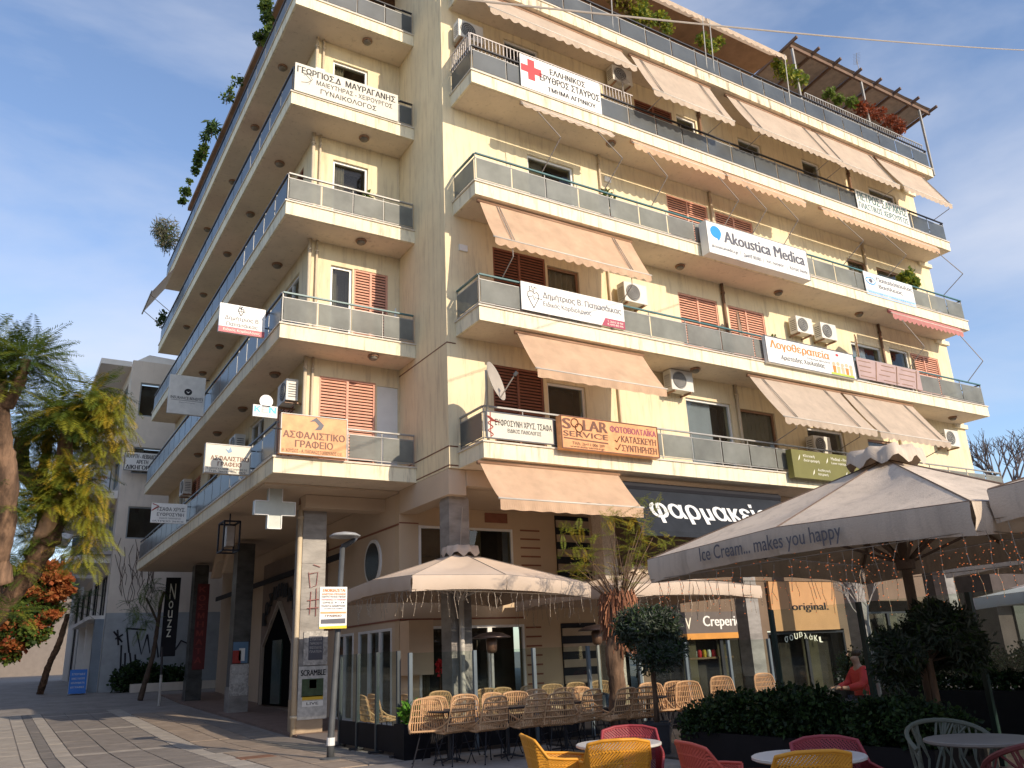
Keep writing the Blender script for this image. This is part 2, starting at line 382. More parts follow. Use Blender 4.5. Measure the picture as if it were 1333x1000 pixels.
# ================================================================== APARTMENT BLOCK
B = thing('apartment_building', 'cream apartment block on the corner with wraparound balconies and many signs', 'building', (0, 0, gz(0)))
def cutwall(name, mat, ax, pl, th, a0, a1, z0, z1, ops, parent=B):
    """wall in plane ax=pl, thickness th going inwards (+), with rectangular openings (a,b,zl,zh)"""
    mb = MB()
    def bx(a, b, c, d):
        if b-a < 1e-4 or d-c < 1e-4: return
        if ax == 'y': mb.box(a, pl, c, b, pl+th, d)
        else: mb.box(pl, a, c, pl+th, b, d)
    ops = sorted([(max(a0, o[0]), min(a1, o[1]), max(z0, o[2]), min(z1, o[3])) for o in ops]); x = a0
    for (a, b, c, d) in ops:
        if a > x: bx(x, a, z0, z1)
        bx(a, b, z0, c); bx(a, b, d, z1); x = max(x, b)
    bx(x, a1, z0, z1)
    return mb.build(name, mat, parent)
def opening(ax, pl, a, b, c, d, kind, parent=B, dep=.10, fm=None):
    """fills an opening; kinds: shutter, brown, window, door, curtain, curtainw, panel, dark"""
    def bx(mb, a, b, y0, y1, c, d):
        if ax == 'y': mb.box(a, pl+y0, c, b, pl+y1, d)
        else: mb.box(pl+y0, a, c, pl+y1, b, d)
    w, h = b-a, d-c
    if kind in ('shutter', 'brown'):
        mt = shut if kind == 'shutter' else brown; f = MB(); e = .05; mid = (a+b)/2
        for q in ((a, a+e, c, d), (b-e, b, c, d), (a+e, b-e, d-e, d), (a+e, b-e, c, c+e), (mid-.03, mid+.03, c+e, d-e)): bx(f, q[0], q[1], .02, .07, q[2], q[3])
        fo = f.build('shutter', fm or mt, parent)
        s = MB(); n = int((h-2*e)/.075); st = (h-2*e)/n
        for i in range(n):
            z = c+e+i*st
            for (p, q) in ((a+e, mid-.03), (mid+.03, b-e)):
                if ax == 'y': s.hexa([(p,pl+.03,z+.004),(q,pl+.03,z+.004),(q,pl+.055,z+st*.75),(p,pl+.055,z+st*.75)], [(p,pl+.04,z+.0),(q,pl+.04,z+.0),(q,pl+.065,z+st*.75),(p,pl+.065,z+st*.75)])
                else: s.hexa([(pl+.03,p,z+.004),(pl+.03,q,z+.004),(pl+.055,q,z+st*.75),(pl+.055,p,z+st*.75)], [(pl+.04,p,z),(pl+.04,q,z),(pl+.065,q,z+st*.75),(pl+.065,p,z+st*.75)])
        so = s.build('slat', mt, fo); so['kind'] = 'stuff'
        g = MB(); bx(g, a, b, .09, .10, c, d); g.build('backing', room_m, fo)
        return fo
    if kind == 'panel':
        f = MB(); bx(f, a, b, .03, .08, c, d); return f.build('door_panel', wpaint, parent)
    fmat = fm or (woodf if kind in ('curtain',) else white); e = .06; f = MB(); y0, y1 = dep-.04, dep+.03
    qs = [(a, a+e, c, d), (b-e, b, c, d), (a+e, b-e, d-e, d), (a+e, b-e, c, c+e)]
    if kind in ('door',) and w > .9: qs.append(((a+b)/2-.035, (a+b)/2+.035, c+e, d-e))
    for q in qs: bx(f, q[0], q[1], y0, y1, q[2], q[3])
    fo = f.build('window', fmat, parent)
    g = MB(); bx(g, a+e-.01, b-e+.01, dep, dep+.012, c+e-.01, d-e+.01); g.build('pane', pane_m, fo)
    if kind in ('window','door') and w < 2.2 and rnd() < .6: kind = 'curtainp'
    if kind.startswith('curtain'):
        cu = MB(); mt = curtw if kind == 'curtainw' else curt; n = int(w/.09); pts = []
        for i in range(n+1): pts.append((a + (w*(.62 if kind=='curtainw' else .38 if kind=='curtainp' else .92))*i/n, .22 + (.03 if i % 2 else -.03)))
        for i in range(n):
            p, q = pts[i], pts[i+1]
            if ax == 'y': cu.add([(p[0],pl+p[1],c+.03),(q[0],pl+q[1],c+.03),(q[0],pl+q[1],d-.03),(p[0],pl+p[1],d-.03)], [(0,1,2,3)])
            else: cu.add([(pl+p[1],p[0],c+.03),(pl+q[1],q[0],c+.03),(pl+q[1],q[0],d-.03),(pl+p[1],p[0],d-.03)], [(0,1,2,3)])
        cu.build('curtain', mt, fo)
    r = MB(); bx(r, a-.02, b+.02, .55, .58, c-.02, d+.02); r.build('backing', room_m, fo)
    return fo
# right-hand street front: (slab index, top-left px, top-right px, kind, bottom height above slab or None)
RO = [(0,(641,474),(707,492),'brown',0),(0,(712,497),(762,508),'dark',0),(0,(892,517),(951,529),'curtainw',0),(0,(959,531),(1008,541),'curtain',0),
      (0,(1050,556),(1098,566),'dark',0),(0,(1129,571),(1165,579),'curtain',0),
      (1,(641,321),(709,338),'brown',0),(1,(712,345),(753,355),'curtain',0),(1,(882,380),(933,393),'shutter',0),(1,(947,397),(994,409),'shutter',0),
      (1,(1107,444),(1147,454),'curtainw',.0),(1,(1157,452),(1182,459),'dark',0),(1,(1184,459),(1221,470),'shutter',0),
      (2,(686,200),(746,220),'window',0),(2,(867,254),(920,269),'shutter',0),(2,(930,275),(979,291),'shutter',0),(2,(1102,335),(1127,343),'curtain',0),(2,(1140,347),(1174,358),'curtain',0),
      (3,(655,42),(700,58),'dark',0),(3,(825,129),(874,147),'brown',0),(3,(880,149),(905,158),'door',0),(3,(1043,207),(1066,215),'window',.9),(3,(960,180),(990,190),'dark',0),(3,(1130,243),(1165,256),'dark',0)]
floors = {}
for k, a, b, kind, sl in RO:
    p, q = PX('y', 0, *a), PX('y', 0, *b); zt = min(max(p.z, q.z), H[k] + 2.45)
    floors.setdefault(k, []).append((p.x, q.x, H[k] + .03 + (sl or 0), zt, kind))
for k in range(4):
    ops = floors[k]
    cutwall('wall', cream, 'y', 0, .28, 0, XW, H[k]-T if k == 0 else H[k], H[k+1]-T if k < 3 else H[4]-T, [o[:4] for o in ops])
    for o in ops: opening('y', 0, o[0], o[1], o[2], o[3], o[4])
    zc = H[k+1]-T
# side face of the pier (facing the left balconies) and the recessed wall behind them
for k in range(5):
    z0 = H[k]-T if k == 0 else H[k]; z1 = (H[k+1]-T) if k < 4 else 15.6
    MB().box(0, .281, z0, .28, YC+.3, z1).build('wall', cream, B)
    if k > 0:
        MB().box(0, 0, z0-T, .28, YC+.3, z0-.0005).build('wall', cream, B)
        MB().box(.281, .001, z0-T, XW, .28, z0-.0005).build('wall', cream, B)
LO = {3: [((434,78),(479,93),'window',.9)], 2: [((434,206),(479,221),'window',.0)], 1: [((431,344),(459,351),'window',0),((461,349),(505,360),'shutter',0)],
      0: [((416,489),(489,499),'shutter',0),((491,501),(519,507),'panel',0)]}
for k in range(4):
    ops = []
    for a, b, kind, sl in LO[k]:
        p, q = PX('y', YC, *a), PX('y', YC, *b); ops.append((p.x, min(q.x, -.03), H[k]+.03+sl, min((p.z+q.z)/2, H[k]+2.5), kind))
    cutwall('wall', cream, 'y', YC, .25, XC, 0, H[k], H[k+1]-T, [o[:4] for o in ops])
    for o in ops: opening('y', YC, o[0], o[1], o[2], o[3], o[4])
    # long left wall
    ops = []; y = 3.6; j = 0
    while y < 19:
        ops.append((y, y+1.5, H[k]+.03, H[k]+2.3, ['shutter','door','brown','curtain'][(j+k) % 4])); y += 2.7; j += 1
    cutwall('wall', cream, 'x', XC, .25, YC+.251, YE-.05, H[k], H[k+1]-T, [o[:4] for o in ops])
    for o in ops: opening('x', XC, *o)
MB().box(XC, YE-.05, -T, XW-1, YE, 15.4).build('wall', cream2, B)
MB().box(XW-.28, .281, -T, XW, YE-.06, 12.2).build('wall', cream, B)
# penthouse, set back
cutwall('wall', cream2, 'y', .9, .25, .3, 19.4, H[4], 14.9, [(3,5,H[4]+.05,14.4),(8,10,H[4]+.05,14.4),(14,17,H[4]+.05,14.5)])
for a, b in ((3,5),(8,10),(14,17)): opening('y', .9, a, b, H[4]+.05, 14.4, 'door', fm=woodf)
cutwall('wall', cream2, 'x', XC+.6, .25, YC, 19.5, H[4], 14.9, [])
MB().box(-2.9, 2.3, 15.0, .28, 19, 15.16).build('roof_slab', M('roof_edge', (.30,.19,.12), .8, .2), B)
MB().box(.29, -.55, 14.9, 12.6, 19, 15.06).build('roof_slab', MC['roof_edge'], B)
# floor slabs / balconies
def railing(par, axis, pl, a0, a1, z, glass, seg, rail=teal, gl_h=(.10,.62), top=.76, outw=-1):
    """rail parts along x (axis 'x', plane y=pl) or along y"""
    n = max(1, round((a1-a0)/seg)); st = (a1-a0)/n
    P = (lambda a, d, z: (a, pl+d, z)) if axis == 'x' else (lambda a, d, z: (pl+d, a, z))
    ud = (0,1,0) if axis == 'x' else (1,0,0)
    h = MB(); h.bar(P(a0,0,z+top), P(a1,0,z+top), .05, .035); h.build('handrail', rail, par)
    h2 = MB(); h2.bar(P(a0,0,z+gl_h[1]+.02), P(a1,0,z+gl_h[1]+.02), .02, .02); h2.bar(P(a0,0,z+gl_h[0]-.02), P(a1,0,z+gl_h[0]-.02), .02, .02); h2.build('rail_bar', alu, par)
    for i in range(n+1):
        a = a0 + st*i; q = MB(); q.bar(P(a,.01,z), P(a,.01,z+top), .015, .02, ud); q.build('post', alu, par)
    for i in range(n):
        a, b = a0+st*i+.025, a0+st*(i+1)-.025
        g = MB(); y0, y1 = sorted((outw*.010, outw*.018))
        if axis == 'x': g.box(a, pl+y0, z+gl_h[0], b, pl+y1, z+gl_h[1])
        else: g.box(pl+y0, a, z+gl_h[0], pl+y1, b, z+gl_h[1])
        g.build('glass_panel', glass, par)
for k in range(5):
    z = H[k]
    # right slab and balcony
    s = MB(); s.box(XR, YR, z-T, XE, -.001, z-.03); s.add([], [])
    bal = s.build('balcony', fascia5 if k == 4 else fascia, B)
    c = MB(); c.box(XR-.03, YR-.03, z-.03, XE+.03, -.001, z+.005); c.build('coping', coping, bal)
    c = MB(); c.box(XR+.06, YR+.06, z-T-.008, XE-.06, -.02, z-T+.01); c.build('soffit', sofm, bal)
    dk = k in (3, 4)
    railing(bal, 'x', YR+.05, XR+.05, XE-.05, z, rail_gd if dk else rail_gl, .98 if k != 1 else 1.2, teal if k in (1, 2) else alu if k == 0 else dark, outw=-1)
    railing(bal, 'y', XR+.05, YR+.08, -.02, z, rail_gd if dk or k == 0 else rail_gl, 1.0, teal if k in (1, 2) else alu if k == 0 else dark)
    railing(bal, 'y', XE-.05, YR+.08, -.02, z, rail_gl, 1.0, dark, outw=1)
    if k == 3:                       # tall picket fence above the panels by the pier
        f = MB(); x = XR+.05
        while x < 5.4: f.bar((x, YR+.09, z+.62), (x, YR+.09, z+1.15), .018, .018, (0,1,0)); x += .105
        f.bar((XR+.05, YR+.09, z+1.15), (5.4, YR+.09, z+1.15), .03, .03); f.bar((XR+.05, YR+.09, z+.66), (5.4, YR+.09, z+.66), .03, .03)
        y = YR+.1
        while y < -.05: f.bar((XR+.02, y, z+.62), (XR+.02, y, z+1.15), .018, .018, (0,1,0)); y += .1
        f.bar((XR+.02, YR+.09, z+1.15), (XR+.02, -.03, z+1.15), .03, .03)
        f.build('picket', M('old_white_metal', (.55,.50,.48), .5, .2, 8), bal)
    # left wraparound slab
    s = MB(); s.box(XL, YL, z-T, -.001, YC, z-.03); s.box(XL, YC, z-T, XC, YE, z-.03)
    bal = s.build('balcony', fascia, B)
    c = MB(); c.box(XL-.03, YL-.03, z-.03, -.002, YL+.15, z+.005); c.box(XL-.03, YL+.15, z-.03, XL+.15, YE, z+.005)
    c.box(XL+.15, YL+.15, z-.03, -.002, YC, z); c.box(XL+.15, YC, z-.03, XC, YE, z); c.build('coping', coping, bal)
    c = MB(); c.box(XL+.06, YL+.06, z-T-.008, -.01, YC-.01, z-T+.01); c.box(XL+.06, YC-.01, z-T-.008, XC-.01, YE-.06, z-T+.01); c.build('soffit', sofm, bal)
    railing(bal, 'x', YL+.05, XL+.05, -.03, z, rail_gd if k in (3, 4) else rail_gl, .82, alu if k in (0, 2) else teal if k == 1 else dark)
    railing(bal, 'y', XL+.05, YL+.08, YE-.05, z, rail_gd, 1.0, dark)
    # inner floor slab
    MB().box(.28 if k else .001, .29, z-T+.001, XW-.29, YE-.06, z-.001).build('floor_slab', sofm, B)
# cornice blocks at the right end of the wall under each balcony
for k in range(1, 5): MB().box(XW-.7, -.09, H[k]-T-.14, XW+.06, -.001, H[k]-T-.001).build('cornice', fascia, B)
# thin dark groove / cable lines on the pier
for k, z in ((0, .12), (0, -.30), (1, 2.52)):
    f = MB(); f.box(-.006, -.006, z-.015, 0, YC, z+.012); f.box(-.006, -.006, z-.015, XR-.01, 0, z+.012); f.build('wall_groove', brn, B)
# ceiling under the first slab with beams
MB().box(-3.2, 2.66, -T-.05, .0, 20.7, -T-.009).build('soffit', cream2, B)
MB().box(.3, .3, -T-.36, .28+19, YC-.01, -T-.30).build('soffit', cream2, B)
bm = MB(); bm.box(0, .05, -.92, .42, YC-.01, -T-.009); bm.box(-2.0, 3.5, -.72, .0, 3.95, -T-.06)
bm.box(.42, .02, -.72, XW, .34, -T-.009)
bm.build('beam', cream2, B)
# columns
def column(x0, x1, y0, y1, zt, mats, name='column'):
    c = MB(); g = gz((y0+y1)/2); z = g; i = 0; hs = [.75, 1.0, .95, 1.05, 1.0, 1.1, 1.0]
    while z < zt-.05:
        z2 = min(zt, z + hs[i % 7]); e = .0 if i else .02
        c.box(x0-e, y0-e, z+.004, x1+e, y1+e, z2-.004, 1 if i == 0 else 0); z = z2; i += 1
    c.box(x0+.01, y0+.01, g, x1-.01, y1-.01, zt, 0)
    return c.build(name, mats, B)
basem = M('column_base', (.40,.30,.20), .7, .15, 4)
column(-1.9, -1.33, 3.93, 4.5, -.62, [marble, basem]); column(-1.72, -1.2, 10.98, 11.5, -.55, [marbled, marble])
column(-1.75, -1.25, 17.3, 17.8, -.5, [marbled, marbled])
column(.1, .58, .25, .7, -.92, [marble, basem]); column(4.12, 4.52, .22, .6, -.72, [M('granite', (.42,.37,.31), .6, .3, 30), basem])
for x in (8.6, 13.0, 17.5): column(x, x+.45, .22, .62, -.72, [marble, marbled])
# ground floor: street wall behind the terrace
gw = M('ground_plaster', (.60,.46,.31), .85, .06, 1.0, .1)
ops = [(.5,1.62,-2.75,-1.17,'w'),(1.8,3.12,-2.75,-1.17,'w'),(.5,3.35,-5.66,-3.5,'d'),(7.3,11.4,-5.66,-3.3,'s'),(11.9,15.4,-5.66,-3.85,'s'),(16,19.6,-5.66,-3.0,'s'),(5.7,7.0,-5.66,-3.1,'s')]
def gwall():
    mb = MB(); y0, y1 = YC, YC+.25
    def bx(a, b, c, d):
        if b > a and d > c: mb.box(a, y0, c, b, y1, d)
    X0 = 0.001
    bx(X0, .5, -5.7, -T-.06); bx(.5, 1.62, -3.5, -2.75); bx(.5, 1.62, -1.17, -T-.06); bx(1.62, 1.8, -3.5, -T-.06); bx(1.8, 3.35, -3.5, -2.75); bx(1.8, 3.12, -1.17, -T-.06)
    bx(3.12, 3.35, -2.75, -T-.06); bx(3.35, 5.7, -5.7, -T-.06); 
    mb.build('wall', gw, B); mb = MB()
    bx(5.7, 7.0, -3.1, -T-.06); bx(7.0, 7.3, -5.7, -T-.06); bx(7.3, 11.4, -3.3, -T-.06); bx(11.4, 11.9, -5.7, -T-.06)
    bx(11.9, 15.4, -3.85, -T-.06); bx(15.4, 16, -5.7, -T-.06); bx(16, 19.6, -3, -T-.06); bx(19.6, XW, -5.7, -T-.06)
    mb.build('wall', M('shop_wall_shade_tone', (.17,.12,.085), .8, .12, 2), B)  # right part of the wall coloured darker in place of shade
gwall()
for a, b in ((.5, 1.62), (1.8, 3.12)): opening('y', YC, a, b, -2.75, -1.17, 'window', dep=.02)
for a, b in ((.5, 1.42), (1.42, 2.36), (2.36, 3.35)): opening('y', YC, a, b, -5.66, -3.5, 'window', dep=.02)
for a, b in ((5.7,7.0),(7.3, 8.65), (8.65, 10.0), (10.0, 11.4), (11.9, 13.6), (13.6, 15.4), (16, 17.8), (17.8, 19.6)): opening('y', YC, a, b, -5.66, -3.9 if 11 < a < 15 else -3.35, 'window', dep=.05, fm=dark)
gr = MB()
for i in range(9): gr.box(3.36, YC-.012, -1.2-.22*i, 3.95, YC-.001, -1.16-.22*i)
for i in range(9): gr.box(3.4, YC-.012, -3.6-.22*i, 3.85, YC-.001, -3.56-.22*i)
gr.box(.002, YC-.014, -3.36, 3.36, YC-.001, -3.32); gr.box(.002, YC-.012, -1.14, .5, YC-.001, -1.11)
gr.build('wall_groove', brown, B)
MB().box(2.33, YC-.03, -1.02, 2.98, YC-.002, -.78).build('vent_grille', brown, B)
STR = []; bl = MB()
for z0, n in ((-2.75, 5), (-5.5, 5)):
    bl.box(4.45, YC-.02, z0, 5.55, YC-.002, z0+n*.38+.1)
    for i in range(n): STR.append((z0+.17+i*.38, z0+.36+i*.38))
po = bl.build('striped_panel', black, B)
for a, b in STR: MB().box(4.47, YC-.05, a, 5.53, YC-.021, b).build('stripe', M('stripe_cream', (.45,.36,.26), .7, .1), po)
MB().box(.02, YC-.5, -4.55, .62, YC-.005, -3.38).build('wall_cabinet', M('cabinet', (.70,.52,.36), .7, .05), B)
# inner wall facing the left street, oval window, folding doors, arch shop
w_ = MB()
for (a, b, c, d) in ((YC+.25,3.05,-5.72,-T-.06),(3.05,5.15,-3.5,-T-.06),(5.15,5.5,-5.72,-T-.06),(5.5,6.8,-3.5,-T-.06),(6.8,20.7,-5.7,-T-.06)): w_.box(0, a, c, .25, b, d)
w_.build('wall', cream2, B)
for a, b in ((3.05,3.75),(3.75,4.45),(4.45,5.15),(5.5,6.15),(6.15,6.8)): opening('x', 0, a, b, -5.6, -3.5, 'window', dep=.02)
ov = MB(); ov.prism(ell(4.2, -1.88, .52, .56, 28), (-.05,0,0), (0,1,0), (0,0,1), (.05,0,0)); fo = ov.build('oval_window', white, B)
MB().prism(ell(4.2, -1.88, .44, .48, 28), (-.058,0,0), (0,1,0), (0,0,1), (.007,0,0)).build('pane', GL('oval_glass', (.03,.03,.03), .0, .1, .5), fo)
f = MB(); f.box(-.02, YC+.01, -1.18, -.001, 9, -1.14); f.box(-.02, YC+.01, -3.36, -.001, 9, -3.32); f.build('wall_groove', brown, B)
# jeweller's arch front under the arcade
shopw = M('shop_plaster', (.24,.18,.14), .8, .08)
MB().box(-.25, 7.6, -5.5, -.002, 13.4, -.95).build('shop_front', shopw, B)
cy_, zb_ = 11.2, -5.05
d = MB(); d.prism([(-1.55,0),(1.55,0),(1.55,1.75),(0,2.95),(-1.55,1.75)], (-.29, cy_, zb_-.3), (0,1,0), (0,0,1), (.035,0,0)); ao = d.build('arch_door', matte, B)
for a, b in (((-1.6,1.45),(0,2.75)),((0,2.75),(1.6,1.45)),((-1.6,-.3),(-1.6,1.45)),((1.6,-.3),(1.6,1.45))):
    MB().bar((-.31, cy_+a[0], zb_+a[1]), (-.31, cy_+b[0], zb_+b[1]), .05, .12, (1,0,0)).build('arch_trim', M('pale_trim', (.50,.42,.33), .6, .1), ao)
MB().box(-.33, cy_-.5, zb_-.25, -.295, cy_+.5, zb_+1.6).build('glass_door', GL('green_glass', (.05,.08,.06), .2, .1, .8), ao)
for i, ch in enumerate('ΚΟΣΜΗΜΑΤΑ'):
    an = math.pi*(.10+.80*i/8); txt(B, ch, (-.30, cy_+1.75*math.cos(an)+.2, zb_+1.75+1.15*math.sin(an)), (0,-1,0), Z_, 0, 0, .36, .42, black, .1, V((-1,0,0)), .004)
MB().box(-.3, 7.62, -5.4, -.26, 8.9, -1.6).build('dark_glass', matte, B)
bb = MB(); bb.bar((-.35, 5.5, -1.55), (-.35, 20, -1.55), .05, .16); bb.build('dark_band', black, B)
for y0, y1 in ((13.6,15.6),(15.8,18.2),(18.4,20.4)): opening('x', -.05, y0, y1, -5.3, -2.2, 'dark', fm=dark)
# slanted chevron beam ends under the slab
for y in (11.9, 13.6):
    MB().prism([(0,0),(1.1,0),(1.7,-.75),(1.3,-.75),(.8,-.3),(0,-.3)], (-1.6, y, -.45), (0,1,0), (0,0,1), (.3,0,0)).build('beam', cream2, B)

# vertical drain pipes
def pipe(x, y, z0, z1, mat, r=.045):
    p = MB(); p.tube([(x,y,z0),(x,y,z1)], r, 8)
    for z in (z0+.4, z1-.3): p.tube([(x,y,z-.03),(x,y,z+.03)], r*1.35, 8)
    p.build('drain_pipe', mat, B, True)
for k in range(4):
    pipe(XC-.06, YC-.06, H[k], H[k+1]-T, pipe_m); pipe(XC+.12, YC-.06, H[k], H[k+1]-T, pipe_m, .03)
    for u, v in ((943,400),(1150,460)):
        p = PX('y', -.05, u, v); pipe(p.x, -.06, H[k], H[k+1]-T, pipe_b if k % 2 else pipe_m)
    if k != 3: p = PX('y', -.05, 806, 520); pipe(p.x, -.06, H[k], H[k+1]-T, pipe_m, .03)
pipe(-1.98, 3.9, -5.72, -.6, pipe_m, .06)
dp = MB(); dp.tube([(-1.98,3.9,-.6),(-1.95,3.95,-.45),(-1.8,4.1,-.37)], .07, 8); dp.build('drain_pipe', pipe_b, B, True)
# round lamps under the slabs
lm = M('ceiling_lamp_glass', (.20,.17,.13), .4, .3); LAMPS = []
def lamp(u, v, k, what):
    z = H[k]-T-.012; p = PX('z', z, u, v)
    t = thing('ceiling_lamp', what, 'lamp', p, 'round lamps under the balconies')
    MB().lathe([(.13,0),(.14,-.03),(.13,-.05)], p, 14).build('base', woodf, t)
    MB().lathe([(.11,-.041),(.10,-.09),(.06,-.115),(.01,-.12)], p, 14).build('lamp_shade', lm, t, True)
orditxt = ['first', 'second', 'third', 'fourth', 'fifth', 'sixth', 'seventh']
lists = {('left', 4): [(478,53),(368,87),(332,165),(303,236),(270,298)], ('left', 3): [(474,179),(364,212),(326,278),(296,330),(265,383),(243,425)], ('left', 2): [(470,313),(361,344),(270,298+84),(286,400),(263,485)][:2]+[(286,450),(264,485)],
         ('left', 1): [(486,463),(358,486),(316,531),(283,563),(258,591)], ('right', 4): [], ('right', 3): [(795,186)], ('right', 2): [(885,346),(1013,380),(1118,408)], ('right', 1): [(905,480),(1240,543)]}
for (side, k), ls in lists.items():
    for i, (u, v) in enumerate(ls):
        lamp(u, v, k, '%s round ceiling lamp from the near end under the %s balcony on the %s front' % (orditxt[i], orditxt[k], side))

# ================================================================== AIR CONDITIONERS
def aircon(x, y, z, label, ax='y', sc=1., vis=True):
    """outdoor unit whose back is on plane y (facing -y) or x (facing -x); x,z is the lower left"""
    t = thing('air_conditioner', label, 'air conditioner', (x, y, z), 'outdoor air conditioning units')
    w, h, d = .72*sc, .52*sc, .28*sc
    b = MB(); g = MB(); br = MB(); f = MB()
    def bx(mb, a0, d0, z0, a1, d1, z1):
        if ax == 'y': mb.box(x+a0, y-d1, z+z0, x+a1, y-d0, z+z1)
        else: mb.box(x-d1, y+a0, z+z0, x-d0, y+a1, z+z1)
    bx(b, 0, .12, 0, w, .12+d, h); b.build('casing', acw, t)
    c = (x+w*.38, y-.12-d-.004, z+h*.5) if ax == 'y' else (x-.12-d-.004, y+w*.38, z+h*.5)
    if ax == 'y': g.lathe([(h*.42,0),(h*.42,.012),(h*.39,.014)], c, 20, ax='y')
    else: g.prism(ell(0,0,h*.42,h*.42,20), c, (0,1,0), (0,0,1), (-.014,0,0))
    g.build('fan_grille', acg, t)
    for i in range(4):
        r = h*(.09+.1*i); pts = [((c[0]+r*math.cos(a), c[1]-.018, c[2]+r*math.sin(a)) if ax == 'y' else (c[0]-.018, c[1]+r*math.cos(a), c[2]+r*math.sin(a))) for a in [2*math.pi*j/16 for j in range(17)]]
        f.tube(pts, .004, 4)
    f.build('fan_guard', acw, t)
    bx(br, .08, 0, -.05, .12, .12+d, -.01); br.build('bracket', woodf, t); br = MB(); bx(br, w-.12, 0, -.05, w-.08, .12+d, -.01); br.build('bracket', woodf, t)
    s = MB()
    for i in range(6):
        bx(s, -.004, .16, .08+i*.06*sc, .0, .12+d-.05, .10+i*.06*sc)
    s.build('side_vent', acg, t); return t
def acpx(u, v, label, sc=1.): # lower-left px on the right wall
    p = PX('y', -.35, u, v); return aircon(p.x, 0, p.z, label, 'y', sc)
acpx(812, 392, 'white air conditioner on the wall at the right end of the heart doctor banner', 1.05)
acpx(873, 507, 'white air conditioner just right of the peach awning above the orange solar sign', 1.05)
acpx(1037, 432, 'left of the two air conditioners above the speech therapy sign'); acpx(1069, 440, 'right air conditioner of the pair above the speech therapy sign, teal sides')
acpx(1231, 580, 'air conditioner at the far right end of the wall above the big umbrella', 1.05)
acpx(1060, 590, 'air conditioner in the shade under the faded awnings behind the olive sign')
acpx(596, 47, 'air conditioner high beside the pier behind the picket fence', 1.0); acpx(797, 104, 'air conditioner in the shade of the top awning behind the antenna')
def acl(u, v, k, label):
    p = PX('x', XC-.4, u, v); aircon(XC, p.y, p.z, label, 'x', 1.)
acl(372, 520, 0, 'air conditioner on the corner wall above the orange insurance sign'); acl(238, 642, 0, 'air conditioner far along the left front above the lowest balcony')
acl(305, 588, 0, 'air conditioner behind the cream insurance office sign')
t_ = aircon(XC+.2, YC-.35, H[3]+1.0, 'air conditioner behind the gynaecologist sign at the corner', 'x', .9)

# ================================================================== AWNINGS
arm_m = M('awning_arm', (.30,.26,.22), .5, .1); bar_m = M('awning_bar', (.62,.56,.48), .5, .1)
def awning(k, tl, tr, bl, br, out, label, mat, val='scallop', vh=.20, arms=(.12,.88), elbow=True, rolled=False):
    zt = H[k]-T-.09; yt = YR+.12
    p, q = PX('z', zt, *tl), PX('z', zt, *tr); x0, x1 = PX('y', yt, *tl).x, PX('y', yt, *tr).x
    yb = yt-out; a, b = PX('y', yb, *bl), PX('y', yb, *br); zb = (a.z+b.z)/2
    X0, X1 = min(x0, a.x)*.5+max(x0, a.x)*.5, (x1+b.x)/2
    zb = min(zb, zt-.15)
    t = thing('awning', label, 'awning', ((X0+X1)/2, yt, zt), 'fabric awnings over the balconies')
    n = max(8, int((X1-X0)/.16)); fb = MB(); rows = 6
    for j in range(rows+1):
        f = j/rows
        for i in range(n+1):
            g = i/n; sag = math.sin(math.pi*f)*.05 + (.014*math.sin(g*23+f*3)+.010*math.sin(g*51-f*6+X0)+.02*math.sin(g*6.3+X0))*f
            fb.v.append((X0+(X1-X0)*g, yt+(yb-yt)*f, zt+(zb-zt)*f-sag))
    for j in range(rows):
        for i in range(n): fb.f.append((j*(n+1)+i, j*(n+1)+i+1, (j+1)*(n+1)+i+1, (j+1)*(n+1)+i)); fb.m.append(0)
    fo = fb.build('fabric', mat, t, True)
    vb = MB(); sc = max(3, int((X1-X0)/.26)); nn = sc*6
    for i in range(nn+1):
        x = X0+(X1-X0)*i/nn; ph = (i % 6)/6*math.pi
        dz = vh*(.72+.28*math.sin(ph)) if val == 'scallop' else vh*(1+.04*math.sin(i*.7))
        wv = .012*math.sin(i*.9)
        vb.v += [(x, yb-.012, zb), (x, yb-.012+wv, zb-dz)]
    for i in range(nn): vb.f.append((2*i, 2*i+1, 2*i+3, 2*i+2)); vb.m.append(0)
    vb.build('valance', mat, t)
    MB().tube([(X0-.03, yb, zb), (X1+.03, yb, zb)], .022, 8).build('front_bar', bar_m, t, True)
    MB().tube([(X0-.05, yt+.02, zt+.01), (X1+.05, yt+.02, zt+.01)], .045, 8).build('roller', woodf, t, True)
    if elbow:
        for f in arms:
            x = X0+(X1-X0)*f; am = MB()
            am.tube([(x, yt-.02, zt-.02), (x, yb, zb+.03)], .010, 5); am.tube([(x+.07, yt-.02, zt-.02), (x+.07, yb, zb+.03)], .010, 5)
            zr = H[k-1]+.76 if k else zb-.5
            if k: am.tube([(x, yb, zb), (x+.05, yb-.05+.12, (zb+zr)/2), (x+.02, YR+.05, zr)], .013, 5)
            am.build('arm', arm_m, t)
    return t
